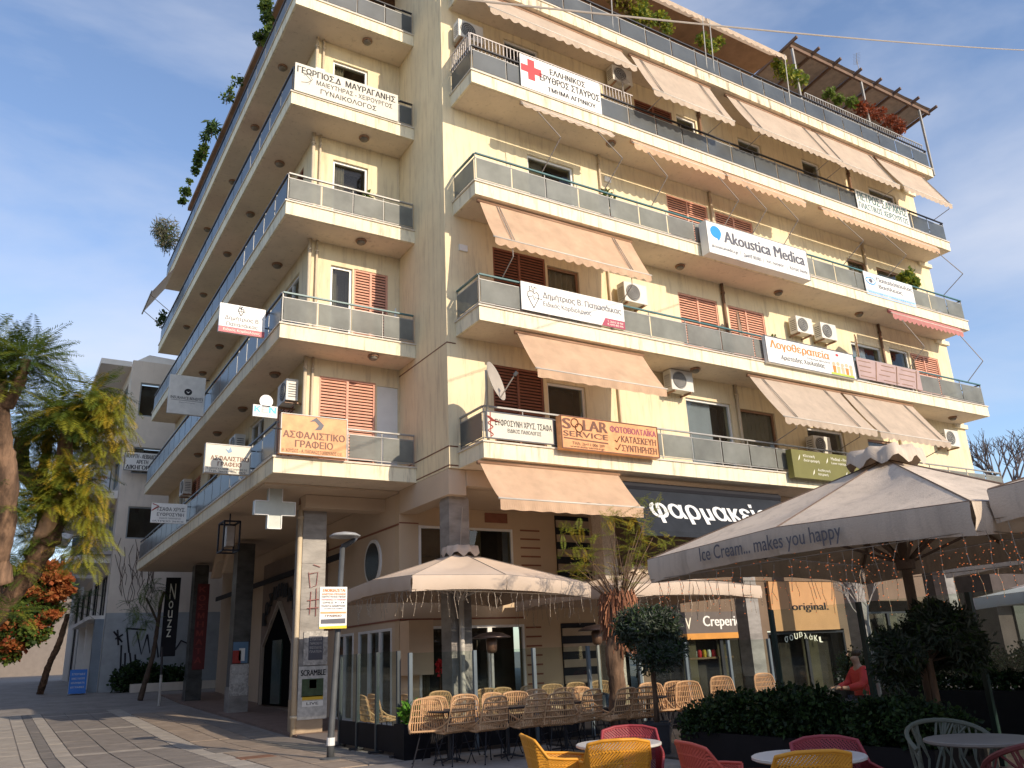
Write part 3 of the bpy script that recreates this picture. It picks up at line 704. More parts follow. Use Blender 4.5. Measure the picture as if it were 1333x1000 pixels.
def rolled(k, tl, tr, label, mat=None, arms=(.2,.8), reach=1.0, drop=1.1, vh=.22):
    """awning nearly wound up: roller, short scalloped valance and idle folding arms"""
    mat = mat or awn; zt = H[k]-T-.10; yt = YR+.02
    x0, x1 = PX('y', yt, *tl).x, PX('y', yt, *tr).x
    t = thing('awning', label, 'awning', ((x0+x1)/2, yt, zt), 'fabric awnings over the balconies')
    MB().tube([(x0, yt, zt), (x1, yt, zt)], .06, 8).build('roller', mat, t, True)
    MB().tube([(x0-.04, yt-.10, zt-.10), (x1+.04, yt-.10, zt-.10)], .02, 8).build('front_bar', bar_m, t, True)
    fb = MB(); fb.add([(x0,yt-.03,zt+.05),(x1,yt-.03,zt+.05),(x1,yt-.11,zt-.08),(x0,yt-.11,zt-.08)], [(0,1,2,3)]); fb.build('fabric', mat, t)
    sc = max(3, int((x1-x0)/.24)); nn = sc*6; vb = MB()
    for i in range(nn+1):
        x = x0+(x1-x0)*i/nn; ph = (i % 6)/6*math.pi; vb.v += [(x, yt-.115, zt-.09), (x, yt-.12+.01*math.sin(i), zt-.09-vh*(.66+.34*math.sin(ph)))]
    for i in range(nn): vb.f.append((2*i, 2*i+1, 2*i+3, 2*i+2)); vb.m.append(0)
    vb.build('valance', mat, t)
    for f in arms:
        x = x0+(x1-x0)*f; am = MB()
        am.tube([(x, yt-.02, zt-.05), (x+.25, yt-reach*.55, zt-drop)], .014, 5); am.tube([(x+.25, yt-reach*.55, zt-drop), (x+.1, YR+.05, H[k-1]+.76)], .014, 5)
        am.build('arm', arm_m, t)
    return t
awning(2, (629,281), (825,321), (640,311), (843,354), .62, 'peach awning with scalloped edge over the heart doctor balcony', awn, arms=(.1,.86))
awning(1, (678,431), (841,462), (694,478), (862,506), .72, 'peach awning with straight edge right above the orange solar sign', awn, 'straight', .2, elbow=False)
awning(0, (633,596), (815,621), (642,647), (826,661), .75, 'lowest peach awning hanging over the umbrella from the first balcony', awn, 'straight', .22, elbow=False)
awning(1, (985,493), (1105,516), (1011,540), (1129,559), .95, 'left of the two worn awnings below the speech therapy sign', awn_f, arms=(.12,.80))
awning(1, (1108,517), (1198,534), (1134,560), (1227,575), .95, 'right of the two worn awnings, nearest the end of the building', awn_f, arms=(.12,.85))
rolled(2, (1158,412), (1250,436), 'pink rolled awning at the far right end of the third balcony', awn_p, (.1,.93), 1.0, 1.3)
rolled(3, (678,141), (796,185), 'rolled awning under the red cross banner, bare arms hanging', awn_f, (.15,.82), 1.2, 1.2, .10)
rolled(3, (822,190), (940,232), 'nearly rolled awning between the red cross and blue hearing signs', awn, (.12,.9), 1., 1.2)
rolled(3, (944,235), (1045,268), 'nearly rolled awning straight above the blue hearing sign', awn, (.2,.6), 1., 1.2)
rolled(3, (1068,279), (1220,333), 'long rolled awning under the plastic surgeon banner', awn, (.1,.45,.96), 1.3, 1.3)
awning(4, (626,-6), (808,61), (634,8), (828,86), .55, 'cream awning above the red cross banner, leftmost of the top row', awn_f, arms=(.02,.97), elbow=False)
awning(4, (830,71), (924,110), (840,112), (954,157), .75, 'second cream awning of the top row, right of the rooftop aerial', awn_f, arms=(.1,.85))
awning(4, (954,128), (1060,171), (970,162), (1093,206), .75, 'third cream awning of the top row, above long grey panels', awn_f, arms=(.1,.85))
awning(4, (1062,173), (1133,203), (1086,207), (1172,242), .75, 'fourth cream awning of the top row with faint print on its edge', awn_f, arms=(.05,.93))
awning(4, (1141,208), (1203,234), (1176,243), (1238,265), .75, 'last cream awning of the top row sticking out past the wall', awn_f, arms=(.95,))
# penthouse awning edge
def ph_awn(x0, x1, label):
    t = thing('awning', label, 'awning', ((x0+x1)/2, -.6, 14.85), 'fabric awnings over the balconies')
    fb = MB(); fb.add([(x0,-.52,14.86),(x1,-.52,14.86),(x1,-1.15,14.35),(x0,-1.15,14.35)], [(0,1,2,3)]); fb.build('fabric', awn_f, t)
    vb = MB(); nn = int((x1-x0)/.26)*6
    for i in range(nn+1):
        x = x0+(x1-x0)*i/nn; vb.v += [(x,-1.16,14.35),(x,-1.16,14.35-.2*(.66+.34*math.sin((i % 6)/6*math.pi)))]
    for i in range(nn): vb.f.append((2*i, 2*i+1, 2*i+3, 2*i+2)); vb.m.append(0)
    vb.build('valance', awn_f, t)
    for x in (x0+.1, x1-.1): MB().tube([(x,-1.16,14.36),(x,-1.05,H[4]+.1)], .02, 6).build('post', alu, t)
ph_awn(4.8, 8.6, 'cream penthouse awning with climbing plants below its edge'); ph_awn(8.7, 12.3, 'cream penthouse awning next to the rooftop pergola')
# left front awning
t = thing('awning', 'faded awning seen edge on, sticking out from the upper left front', 'awning', (XL, 17.5, 11.8), 'fabric awnings over the balconies')
fb = MB(); fb.add([(XL,18.2,11.8),(XL,20.6,11.8),(XL-.8,20.6,10.5),(XL-.8,18.2,10.5)], [(0,1,2,3)]); fb.build('fabric', awn_f, t)
MB().tube([(XL-.8,18.1,10.5),(XL-.8,20.7,10.5)], .03, 6).build('front_bar', arm_m, t)
for y in (18.5, 20.3): MB().tube([(XL-.8,y,10.5),(XL,y,9.9)], .015, 5).build('arm', arm_m, t)
# dark pharmacy awning on the ground floor
slate = M('slate_fabric', (.030,.034,.042), .9, .15, 3, spec=.1)
a = PX('y', -1.0, 820, 632); b = PX('y', -1.0, 968, 655); c_ = PX('y', -1.75, 858, 705); d_ = PX('y', -1.75, 1000, 720)
t = thing('awning', 'dark grey pharmacy awning with white letters over the terrace', 'awning', a)
x0, x1, z0, z1 = a.x-.05, b.x+1.6, -.62, -1.72
fb = MB(); fb.add([(x0,-.75,z0),(x1,-.75,z0),(x1,-1.32,z1),(x0,-1.32,z1)], [(0,3,2,1)]); fb.add([(x0,-1.325,z1),(x1,-1.325,z1),(x1,-1.33,z1-.12),(x0,-1.33,z1-.12)], [(0,3,2,1)]); fb.build('fabric', slate, t)
MB().tube([(x0,-.7,z0),(x1,-.7,z0)], .12, 10).build('roller', black, t)
sl = V((0,-.57,z1-z0)).normalized(); O = V((x0,-1.32,z1))
txt(t, 'φαρμακείο', O, (1,0,0), -sl, .55, .22, 3.9, .72, white, .02, V((1,0,0)).cross(-sl), .012)

# ================================================================== SIGNS ON THE RIGHT FRONT
def rsign(name, label, yp, tl, tr, bl, dep, face, frame=None, lines=(), decor=None, fr=.02):
    a, b, c = PX('y', yp, *tl), PX('y', yp, *tr), PX('y', yp, *bl)
    x0, x1 = (a.x+c.x)/2, b.x; z0, z1 = c.z, (a.z+b.z)/2 if abs(a.z-b.z) < .3 else a.z
    return sign(name, label, (x0, yp, z0), X_, Z_, x1-x0, z1-z0, dep, face, frame, lines, decor=decor, fr=fr)
def cross(t, O, R, U, n, w, h):
    s = h*.105; cx, cy = .13*w, .60*h; p = [(-s,-3*s),(s,-3*s),(s,-s),(3*s,-s),(3*s,s),(s,s),(s,3*s),(-s,3*s),(-s,s),(-3*s,s),(-3*s,-s),(-s,-s)]
    flat(t, 'red_cross', red, O, R, U, n, [(cx+x, cy+y) for x, y in p])
YS = YR-.02
rsign('banner', 'white banner with a red cross hung on the fourth balcony', YS, (677,72), (780,107), (678,111), .02, wpaint, None,
      [('ΕΛΛΗΝΙΚΟΣ', .36,.80,.68,.86,black,.02), ('ΕΡΥΘΡΟΣ ΣΤΑΥΡΟΣ', .23,.98,.39,.60,black,.02), ('ΤΜΗΜΑ ΑΓΡΙΝΙΟΥ', .32,.92,.12,.26,black,.02)], cross)
rsign('banner', 'white banner with dark green plastic surgeon lettering near the right end', YS, (1114,247), (1180,271), (1116,271), .02, wpaint, None,
      [('ΠΕΤΡΟΣ ΣΑΡΑΚΗΣ', .03,.97,.50,.92,teal,.02), ('ΠΛΑΣΤΙΚΟΣ ΧΕΙΡΟΥΡΓΟΣ', .03,.97,.10,.40,teal,.012)])
def bubble(t, O, R, U, n, w, h):
    flat(t, 'speech_bubble', blue, O, R, U, n, ell(.085*w, .70*h, .05*w, .19*h)); flat(t, 'speech_bubble', blue, O, R, U, n, [(.085*w,.55*h),(.13*w,.60*h),(.105*w,.44*h)], .006)
    for x in (.30, .52, .76): flat(t, 'divider', grey, O, R, U, n, [(x*w,.14*h),(x*w+.01,.14*h),(x*w+.01,.32*h),(x*w,.32*h)])
rsign('sign_box', 'thick white lightbox with blue bubble and large hearing centre name', YR-.32, (919,286), (1049,327), (922,328), .26, wpaint, alu,
      [('Akoustica Medica', .16,.96,.46,.82,grey,.025), ('akousticamedica.gr', .03,.28,.17,.30,grey), ('26410 00383', .33,.50,.18,.29,grey), ('3ος όροφος', .55,.73,.17,.30,grey), ('Κέντρο Ακοής', .79,.98,.17,.31,grey)], bubble, .012)
def eye(t, O, R, U, n, w, h):
    flat(t, 'eye_mark', blue, O, R, U, n, ell(.12*w,.64*h,.10*w,.17*h)); flat(t, 'eye_mark', wpaint, O, R, U, n, ell(.12*w,.64*h,.085*w,.12*h), .007)
    flat(t, 'eye_mark', grey, O, R, U, n, ell(.12*w,.64*h,.035*w,.09*h), .009)
    flat(t, 'blue_strip', M('pale_blue', (.45,.60,.78), .5, .05), O, R, U, n, [(0,0),(w,0),(w,.24*h),(0,.24*h)], .004)
rsign('banner', 'white eye surgeon banner with a small blue eye, by the potted plant', YS, (1125,353), (1187,372), (1127,382), .02, wpaint, None,
      [('Παπαδόπουλος', .25,.98,.66,.88,grey,.012), ('Βασίλειος', .27,.75,.38,.58,grey,.012), ('ΧΕΙΡΟΥΡΓΟΣ ΟΦΘΑΛΜΙΑΤΡΟΣ', .03,.97,.06,.18,blue)], eye)
def heart(t, O, R, U, n, w, h, cx=.11, cy=.50, s=1.):
    m = MB(); k = lambda x, y: V(O)+n*.006+V(R)*(cx*w+x*h*s)+V(U)*(cy*h+y*h*s)
    pts = [(0,-.38),(-.12,-.18),(-.22,.02),(-.20,.18),(-.06,.22),(.04,.14),(.14,.20),(.22,.10),(.20,-.02),(.10,-.2),(0,-.38)]
    m.tube([k(*p) for p in pts], .009, 4); m.tube([k(-.22,.0),k(-.06,.0),k(-.02,.1),k(.03,-.1),k(.06,.0),k(.34,-.02)], .006, 4)
    m.tube([k(-.12,.2),k(-.15,.36),k(-.05,.40),k(-.02,.25)], .008, 4); m.tube([k(.02,.2),k(.05,.38),k(.14,.34)], .008, 4); m.build('heart_mark', grey, t)
def hb(t, O, R, U, n, w, h):
    heart(t, O, R, U, n, w, h)
    flat(t, 'crimson_tab', pinkb, O, R, U, n, [(.76*w,0),(w,0),(w,.30*h),(.80*w,.30*h)], .004)
rsign('banner', 'long white heart doctor banner on the third balcony', YS, (678,365), (811,396), (679,402), .02, wpaint, None,
      [('Δημήτριος Β. Παπασάικας', .20,.97,.50,.78,grey,.008), ('Ειδικός Καρδιολόγος', .20,.66,.22,.44,grey), ('Τ. 26410 58 900', .82,.98,.16,.24,pale), ('Κ. 6975 852 996', .82,.98,.05,.13,pale)], hb)
def kids(t, O, R, U, n, w, h):
    cols = [orange, M('pale_orange', (.8,.5,.25), .5, .1), M('skin_tone', (.72,.45,.30), .5, .1)]
    for i in range(5):
        x = .73+.05*i; flat(t, 'child_figure', cols[i % 3], O, R, U, n, [(x*w,.12*h),(x*w+.03*w,.12*h),(x*w+.035*w,.38*h),(x*w-.005*w,.38*h)], .005)
        flat(t, 'child_figure', cols[2], O, R, U, n, ell((x+.015)*w, (.46+.03*(i % 2))*h, .02*w, .08*h, 10), .006)
    flat(t, 'grass_strip', M('lime_print', (.45,.55,.08), .5, .1), O, R, U, n, [(.70*w,.04*h),(.97*w,.04*h),(.97*w,.12*h),(.70*w,.12*h)], .007)
    flat(t, 'sun_mark', red, O, R, U, n, ell(.80*w,.83*h,.018*w,.05*h,10), .006)
rsign('sign_box', 'white speech therapy sign in orange handwriting with child figures', YR-.12, (996,436), (1110,462), (998,471), .10, wpaint, grey,
      [('Λογοθεραπεία', .05,.70,.50,.88,orange,.02), ('ΣΠΗΛΙΑ ΦΙΛΛΗΣ', .44,.70,.42,.49,grey), ('Αριστείδης Χουλιαδάς', .15,.63,.16,.38,black)], kids)
def cadu(t, O, R, U, n, w, h):
    m = MB(); P = lambda x, y: V(O)+n*.006+V(R)*(x*w)+V(U)*(y*h)
    m.tube([P(.055,.04),P(.055,.96)], .01, 4); m.tube([P(.055+.035*math.sin(i*.8), .08+i*.035) for i in range(22)], .011, 4); m.tube([P(.0,.82),P(.055,.72),P(.19,.62),P(.06,.66)], .016, 4)
    m.build('staff_mark', M('brick_print', (.45,.10,.08), .5, .1), t)
rsign('sign_box', 'cream pathologist panel with a red winged staff at the first balcony corner', YS, (633,533), (720,547), (634,570), .04, M('cream_board', (.66,.62,.52), .5, .06), grey,
      [('ΕΥΦΡΟΣΥΝΗ ΧΡΥΣ. ΤΣΑΦΑ', .12,.97,.50,.74,black), ('ΕΙΔΙΚΟΣ ΠΑΘΟΛΟΓΟΣ', .30,.80,.28,.42,black)], cadu)
def solar(t, O, R, U, n, w, h):
    for cx, cy, r in ((.135,.80,.035),(.175,.66,.035)):
        m = MB(); m.tube([V(O)+n*.007+V(R)*(cx*w+r*w*math.cos(a))+V(U)*(cy*h+r*w*math.sin(a)) for a in [2*math.pi*i/14 for i in range(15)]], .012, 4); m.build('gear_mark', brn, t)
    flat(t, 'rule_line', brn, O, R, U, n, [(.02*w,.30*h),(.46*w,.26*h),(.46*w,.30*h),(.02*w,.34*h)])
    for y in (.34, .10):
        m = MB(); P = lambda a, b: V(O)+n*.008+V(R)*(a*w)+V(U)*(b*h); m.tube([P(.53,y+.08),P(.55,y+.02),P(.585,y+.2)], .012, 4); m.build('tick_mark', brn, t)
rsign('sign_box', 'orange solar service lightbox on the first balcony right of the cream panel', YR-.24, (730,538), (855,558), (731,583), .18, obrd, brn,
      [('S', .02,.09,.60,.92,brn,.03), ('LAR', .22,.46,.60,.92,brn,.03), ('SERVICE', .02,.46,.38,.54,brn,.01), ('ΤΗΛ. 26411 006 209', .10,.42,.14,.23,brn), ('www.solarservice.gr', .08,.42,.04,.12,brn),
       ('ΦΩΤΟΒΟΛΤΑΪΚΑ', .49,.98,.66,.90,M('maroon_print', (.30,.06,.10), .5, .1),.03), ('ΚΑΤΑΣΚΕΥΗ', .60,.97,.38,.58,brn,.025), ('ΣΥΝΤΗΡΗΣΗ', .60,.97,.10,.30,brn,.025)], solar)
def leaf3(t, O, R, U, n, w, h):
    for cx, cy in ((.10,.72),(.50,.72),(.28,.24),(.76,.28)):
        flat(t, 'icon', pale, O, R, U, n, [(cx*w-.05,cy*h-.08),(cx*w-.01,cy*h+.02),(cx*w+.05,cy*h+.09),(cx*w+.01,cy*h-.03)])
rsign('sign_box', 'olive green clinic sign half hidden by the big umbrella', YR-.24, (1030,584), (1118,596), (1034,621), .18, olive, None,
      [('Κλινική', .16,.32,.74,.86,pale), ('διατροφή', .16,.38,.58,.70,pale), ('Medical - Pro', .56,.80,.76,.87,pale), ('Laser εφαρμογές', .56,.88,.60,.71,pale), ('Αισθητική', .34,.52,.28,.39,pale), ('Ιατρική', .34,.48,.13,.24,pale), ('Υγεία', .82,.95,.28,.39,pale)], leaf3)
# left front, boards facing the viewer
def hand(t, O, R, U, n, w, h):
    m = MB(); P = lambda a, b: V(O)+n*.006+V(R)*(a*w)+V(U)*(b*h); m.tube([P(.08,.62),P(.13,.75),P(.16,.55),P(.12,.40),P(.06,.35)], .006, 4); m.tube([P(.10,.66),P(.15,.5),P(.13,.34)], .005, 4); m.build('profile_mark', grey, t)
def lsign(name, label, yp, tl, tr, bl, br, dep, face, frame=None, lines=(), decor=None, cat='sign', fr=.02):
    a, b, c, d = [PX('y', yp, *q) for q in (tl, tr, bl, br)]
    x0, x1 = (a.x+c.x)/2, (b.x+d.x)/2; z0, z1 = (c.z+d.z)/2, (a.z+b.z)/2
    return sign(name, label, (x0, yp, z0), X_, Z_, x1-x0, z1-z0, dep, face, frame, lines, decor=decor, cat=cat, fr=fr)
lsign('sign_board', 'long off-white gynaecologist sign at the upper left corner balcony', YL-.06, (385,79), (518,126), (383,115), (518,160), .03, M('old_white_board', (.62,.60,.52), .5, .08, 2), None,
      [('ΓΕΩΡΓΙΟΣ.Δ  ΜΑΥΡΑΓΑΝΗΣ', .02,.97,.68,.90,black,.02), ('ΜΑΙΕΥΤΗΡΑΣ - ΧΕΙΡΟΥΡΓΟΣ', .20,.94,.42,.58,black), ('ΓΥΝΑΙΚΟΛΟΓΟΣ', .24,.78,.14,.31,black)], hand)
def brush(t, O, R, U, n, w, h):
    flat(t, 'emblem', grey, O, R, U, n, [(.42*w,.84*h),(.52*w,.96*h),(.64*w,.78*h),(.60*w,.66*h),(.50*w,.64*h),(.56*w,.76*h),(.50*w,.86*h)])
lsign('sign_box', 'orange insurance office sign at the first corner balcony', YL-.16, (366,536), (452,547), (364,590), (452,597), .14, obrd, alu,
      [('ΑΣΦΑΛΙΣΤΙΚΟ', .04,.96,.40,.58,brn,.025), ('ΓΡΑΦΕΙΟ', .22,.78,.18,.36,brn,.025), ('Θ. ΧΟΥΣΟΣ - Α. ΠΑΠΑΚΩΣΤΟΠΟΥΛΟΣ Ο.Ε.', .03,.93,.05,.13,brn)], brush)
# projecting signs on the left front
def psign(name, label, tl, tr, bl, br, dep, face, frame=None, lines=(), decor=None, xa=-3.4):
    a = PX('x', xa, (tr[0]+br[0])/2, (tr[1]+br[1])/2); t = lsign(name, label, a.y, tl, tr, bl, br, dep, face, frame, lines, decor)
    zz = PX('y', a.y, *tr).z-.06
    for dz in (0, -.4): MB().tube([(xa-.1, a.y+dep/2, zz+dz), (xa+.12, a.y+dep/2, zz+dz)], .015, 5).build('bracket', dark, t)
    return t
def hb2(t, O, R, U, n, w, h):
    flat(t, 'crimson_strip', M('rose_strip', (.50,.12,.14), .5, .1), O, R, U, n, [(0,0),(w,0),(w,.20*h),(0,.20*h)], .004); heart(t, O, R, U, n, w, h, .46, .80, .42)
psign('hanging_sign', 'white and red heart doctor sign sticking out of the left front', (286,394), (345,403), (285,431), (345,440), .08, wpaint, None,
      [('Δημήτριος Β.', .12,.88,.42,.60,grey,.008), ('Παπασάικας', .16,.84,.22,.38,grey,.008), ('Ειδικός Καρδιολόγος', .10,.90,.04,.15,pale)], hb2)
def disc(t, O, R, U, n, w, h):
    flat(t, 'round_emblem', black, O, R, U, n, ell(.53*w,.58*h,.11*w,.10*w)); flat(t, 'round_emblem', wpaint, O, R, U, n, [(.47*w,.60*h),(.53*w,.57*h),(.59*w,.60*h),(.53*w,.545*h)], .008)
    flat(t, 'rule_line', grey, O, R, U, n, [(.08*w,.345*h),(.95*w,.345*h),(.95*w,.355*h),(.08*w,.355*h)])
psign('hanging_sign', 'square off-white sign with a black round emblem, highest of the far left signs', (221,487), (267,492), (218,538), (266,541), .10, M('marbled_board', (.60,.59,.55), .5, .1, 6), None,
      [('INSURANCE BENEFITS', .06,.96,.38,.45,black), ('Ασφαλιστικές Υπηρεσίες', .30,.74,.28,.31,grey)], disc)
def boat(t, O, R, U, n, w, h):
    flat(t, 'sail_mark', M('blue_grey', (.22,.34,.50), .5, .1), O, R, U, n, [(.42*w,.86*h),(.50*w,.70*h),(.58*w,.76*h),(.54*w,.94*h),(.50*w,.80*h)])
psign('hanging_sign', 'cream insurance office sign crossed by a round shadow, left of the orange one', (268,575), (327,583), (266,614), (325,620), .14, M('warm_board', (.72,.66,.54), .5, .05), alu,
      [('ΑΣΦΑΛΙΣΤΙΚΟ', .12,.96,.44,.60,brn,.02), ('ΓΡΑΦΕΙΟ', .28,.80,.25,.40,brn,.02), ('Θ. ΧΟΥΣΟΣ & Α. ΠΑΠΑΚΩΣΤΟΠΟΥΛΟΣ Ο.Ε.', .05,.94,.13,.19,black), ('ΤΗΛ. 26410 - ΚΙΝ. 6972', .10,.9,.04,.1,black)], boat)
psign('hanging_sign', 'small white sign with blue letters under a round disc', (330,526), (361,530), (329,541), (361,545), .05, wpaint, None,
      [('Κ', .06,.30,.38,.90,cyan,.03), ('Ε', .36,.60,.38,.90,M('pale_grey_print', (.5,.5,.5), .5, .1),.03), ('Ν', .66,.94,.38,.90,cyan,.03), ('Άνω Ρεύμα', .12,.90,.06,.28,cyan)],
      lambda t, O, R, U, n, w, h: flat(t, 'round_disc', wpaint, O, R, U, n, ell(.52*w, h*1.38, .28*w, .28*w), .0))
def bow(t, O, R, U, n, w, h):
    m = MB(); P = lambda a, b: V(O)+n*.006+V(R)*(a*w)+V(U)*(b*h); m.tube([P(.02,.95),P(.18,.86),P(.05,.70),P(.2,.82),P(.0,.6)], .015, 4); m.build('emblem', MC['brick_print'], t)
psign('hanging_sign', 'small white pathologist sign lowest on the left front', (197,654), (243,657), (197,680), (243,682), .07, wpaint, None,
      [('ΤΣΑΦΑ ΧΡΥΣ.', .14,.95,.60,.80,black), ('ΕΥΦΡΟΣΥΝΗ', .16,.92,.34,.52,black), ('ΕΙΔΙΚΟΣ ΠΑΘΟΛΟΓΟΣ', .24,.84,.20,.27,grey), ('ΙΑΤΡΕΙΟ 26410', .06,.92,.05,.13,grey)], bow)
# pharmacy cross and cage lantern under the slab
p = PX('y', 3.1, 330, 686); q = PX('y', 3.1, 385, 640); w_, h_ = q.x-p.x, q.z-p.z
t = thing('pharmacy_cross', 'white pharmacy cross with a dark top box hung under the first balcony', 'sign', (p.x+w_/2, 3.1, p.z))
a = w_/3; pol = [(a,-.12),(2*a,-.12),(2*a,a-.12),(3*a,a-.12),(3*a,2*a-.12),(2*a,2*a-.12),(2*a,3*a-.1),(a,3*a-.1),(a,2*a-.12),(0,2*a-.12),(0,a-.12),(a,a-.12)]
MB().prism(pol, (p.x, 3.1, p.z+.1), X_, Z_, (0,.16,0)).build('cross_body', M('cross_face', (.50,.53,.48), .35, .08, 4), t)
o = MB()
for i in range(12): A, B2 = pol[i], pol[(i+1) % 12]; o.bar((p.x+A[0],3.09,p.z+.1+A[1]),(p.x+B2[0],3.09,p.z+.1+B2[1]), .02, .03, (0,1,0))
o.build('frame', white, t)
MB().box(p.x+a, 3.09, p.z+3*a+.005, p.x+2*a, 3.25, p.z+3*a+.22).build('top_box', teal, t)
MB().tube([(p.x+1.5*a,3.2,p.z+3*a+.2),(p.x+1.5*a,3.2,-T-.02)], .02, 6).build('hanger', dark, t)
t = thing('cage_lantern', 'black cage lantern hanging under the arcade beside the second column', 'lantern', PX('y', 6.3, 306, 700))
a = PX('y', 6.3, 290, 716); b = PX('y', 6.3, 313, 679); o = MB(); xs, ys, zs = (a.x, b.x), (6.3, 6.9), (a.z, b.z)
for x in xs:
    for y in ys: o.bar((x,y,zs[0]),(x,y,zs[1]), .04, .04, (0,1,0))
for z in zs:
    for x in xs: o.bar((x,ys[0],z),(x,ys[1],z), .04, .04)
    for y in ys: o.bar((xs[0],y,z),(xs[1],y,z), .04, .04)
o.build('frame', black, t)
MB().box(a.x+.1, 6.42, a.z+.12, b.x-.1, 6.78, b.z-.10).build('lamp_body', M('lantern_glass', (.35,.28,.22), .3, .2), t)
MB().tube([((a.x+b.x)/2,6.6,b.z-.2),((a.x+b.x)/2,6.6,-T-.02)], .02, 6).build('hanger', dark, t)
# vertical shop sign on third column, black banner further
txt_t = thing('column_sign', 'dark red vertical jeweller sign on the third column', 'sign', (-1.75, 17.27, -3.8))
MB().box(-1.62, 17.24, -4.2, -1.2, 17.285, -1.2).build('board', M('maroon_board', (.12,.02,.02), .5, .1), txt_t)
for i, ch in enumerate('ΚΟΣΜΗΜΑΤΑ'): txt(txt_t, ch, (-1.55, 17.24, -1.5-.31*i), X_, Z_, 0, 0, .22, .2, M('red_letter', (.26,.05,.04), .6, .05), .02, V((0,-1,0)), .006)
p = PX('y', 19.5, 208, 855); q = PX('y', 19.5, 236, 752)
sign('banner', 'tall black banner with white script at the far end of the arcade', (p.x, 19.5, p.z), X_, Z_, q.x-p.x, q.z-p.z, .05, black, None, [('N', .3,.7,.72,.92,pale), ('o', .3,.6,.6,.7,pale), ('u', .3,.6,.48,.58,pale), ('z', .3,.6,.36,.46,pale), ('z', .3,.6,.24,.34,pale)])
# satellite dish, aerials
p = PX('y', YR-.2, 641, 498)
t = thing('satellite_dish', 'round satellite dish on the first balcony corner beside the brown shutters', 'satellite dish', (p.x, p.y, H[0]+.76))
MB().tube([(p.x,p.y+.25,.0),(p.x,p.y+.25,p.z+.35)], .03, 8).build('mast', pipe_m, t, True)
dsh = MB(); n = V((.60,-.78,.25)).normalized(); r_ = n.cross(V((0,0,1))).normalized(); u_ = r_.cross(n); rows = 5; nn = 24
for j in range(rows+1):
    rr = .42*j/rows; dd = .09*(j/rows)**2
    for i in range(nn): a = 2*math.pi*i/nn; dsh.v.append(tuple(p + r_*rr*math.cos(a) + u_*rr*1.05*math.sin(a) + n*dd))
for j in range(rows):
    for i in range(nn): dsh.f.append((j*nn+i, j*nn+(i+1) % nn, (j+1)*nn+(i+1) % nn, (j+1)*nn+i)); dsh.m.append(0)
dsh.build('dish', M('dish_grey', (.42,.38,.33), .5, .1), t, True)
MB().tube([p+u_*-.4+n*.06, p+n*.5+u_*-.05], .014, 6).build('feed_arm', arm_m, t); MB().tube([p+n*.5+u_*-.05, p+n*.58+u_*0], .04, 8).build('receiver', acg, t)
def aerial(p, label, h=1.0, s=.5):
    t = thing('tv_aerial', label, 'aerial', p); MB().tube([p, p+V((0,0,h))], .015, 5).build('mast', arm_m, t)
    m = MB(); d = V((.6,.4,.25)).normalized(); q = p+V((0,0,h)); m.tube([q-d*s, q+d*s], .01, 4); sd_ = d.cross(V((0,0,1))).normalized()
    for i in range(8): c = q+d*(s*(-.9+.25*i)); m.tube([c-sd_*.16, c+sd_*.16], .006, 4)
    m.build('elements', arm_m, t)
aerial(PX('y', YR+.05, 812, 128), 'tv aerial standing on the picket fence under the top awnings', .55, .3)
aerial(PX('y', 3, 1120, 100), 'tv aerial on the roof beyond the pergola', 1.0, .9)
# small wall plates
for (u, v, lb) in ((603,323,'small white plate on the pier wall left of the peach awning'),(791,234,'small white vent on the wall under the rolled awnings')):
    p = PX('y', -.02, u, v); t = thing('wall_plate', lb, 'wall plate', p); MB().box(p.x-.11,-.04,p.z-.08,p.x+.11,-.002,p.z+.08).build('plate', wpaint, t)
# angular glass screens on the second balcony
for (u, v, ww, hh, lb) in ((963,425,.9,.8,'left pointed glass screen divider on the third balcony'),(1115,452,.9,.7,'pointed glass screen divider above the speech therapy sign'),(1190,480,.8,.75,'green grey pointed divider beside the patterned panel')):
    p = PX('y', -.55, u, v); t = thing('balcony_divider', lb, 'divider', p)
    pol = [(-.5*ww,-.45),(.5*ww,-.45),(.5*ww,.25*hh),(.05,.62*hh),(-.5*ww,.25*hh)]
    MB().prism(pol, (p.x,-.55,p.z), (.8,.6,0), Z_, (0,.02,0)).build('panel', GL('divider_glass', (.40,.34,.28), .25, .2), t)
    o = MB()
    for i in range(5): A, C2 = pol[i], pol[(i+1) % 5]; o.bar(V((p.x,-.55,p.z))+V((.8,.6,0))*A[0]+Z_*A[1], V((p.x,-.55,p.z))+V((.8,.6,0))*C2[0]+Z_*C2[1], .03, .03)
    o.build('frame', woodf, t)
# patterned pinkish panel on balcony 2
a = PX('y', YS, 1113, 464); b = PX('y', YS, 1196, 484); t = thing('patterned_panel', 'pinkish printed balcony panel right of the speech therapy sign', 'panel', (a.x, YS, H[1]+.08))
MB().box(a.x+.02, YS-.01, H[1]+.08, b.x, YS+.01, H[1]+.74).build('panel', M('mauve_board', (.42,.30,.28), .6, .1), t)
o = MB()
for j in range(4):
    z = H[1]+.15+.16*j; x = a.x+.1
    while x < b.x-.5: o.box(x, YS-.018, z, x+ru(.5,.8), YS-.011, z+.02); x += ru(.85,1.1)
for i in range(3):
    x = a.x+.8+i*1.0; o.bar((x,YS-.02,H[1]+.1),(x+.15,YS-.02,H[1]+.7), .03, .012, (0,1,0))
o.build('pattern', woodf, t)
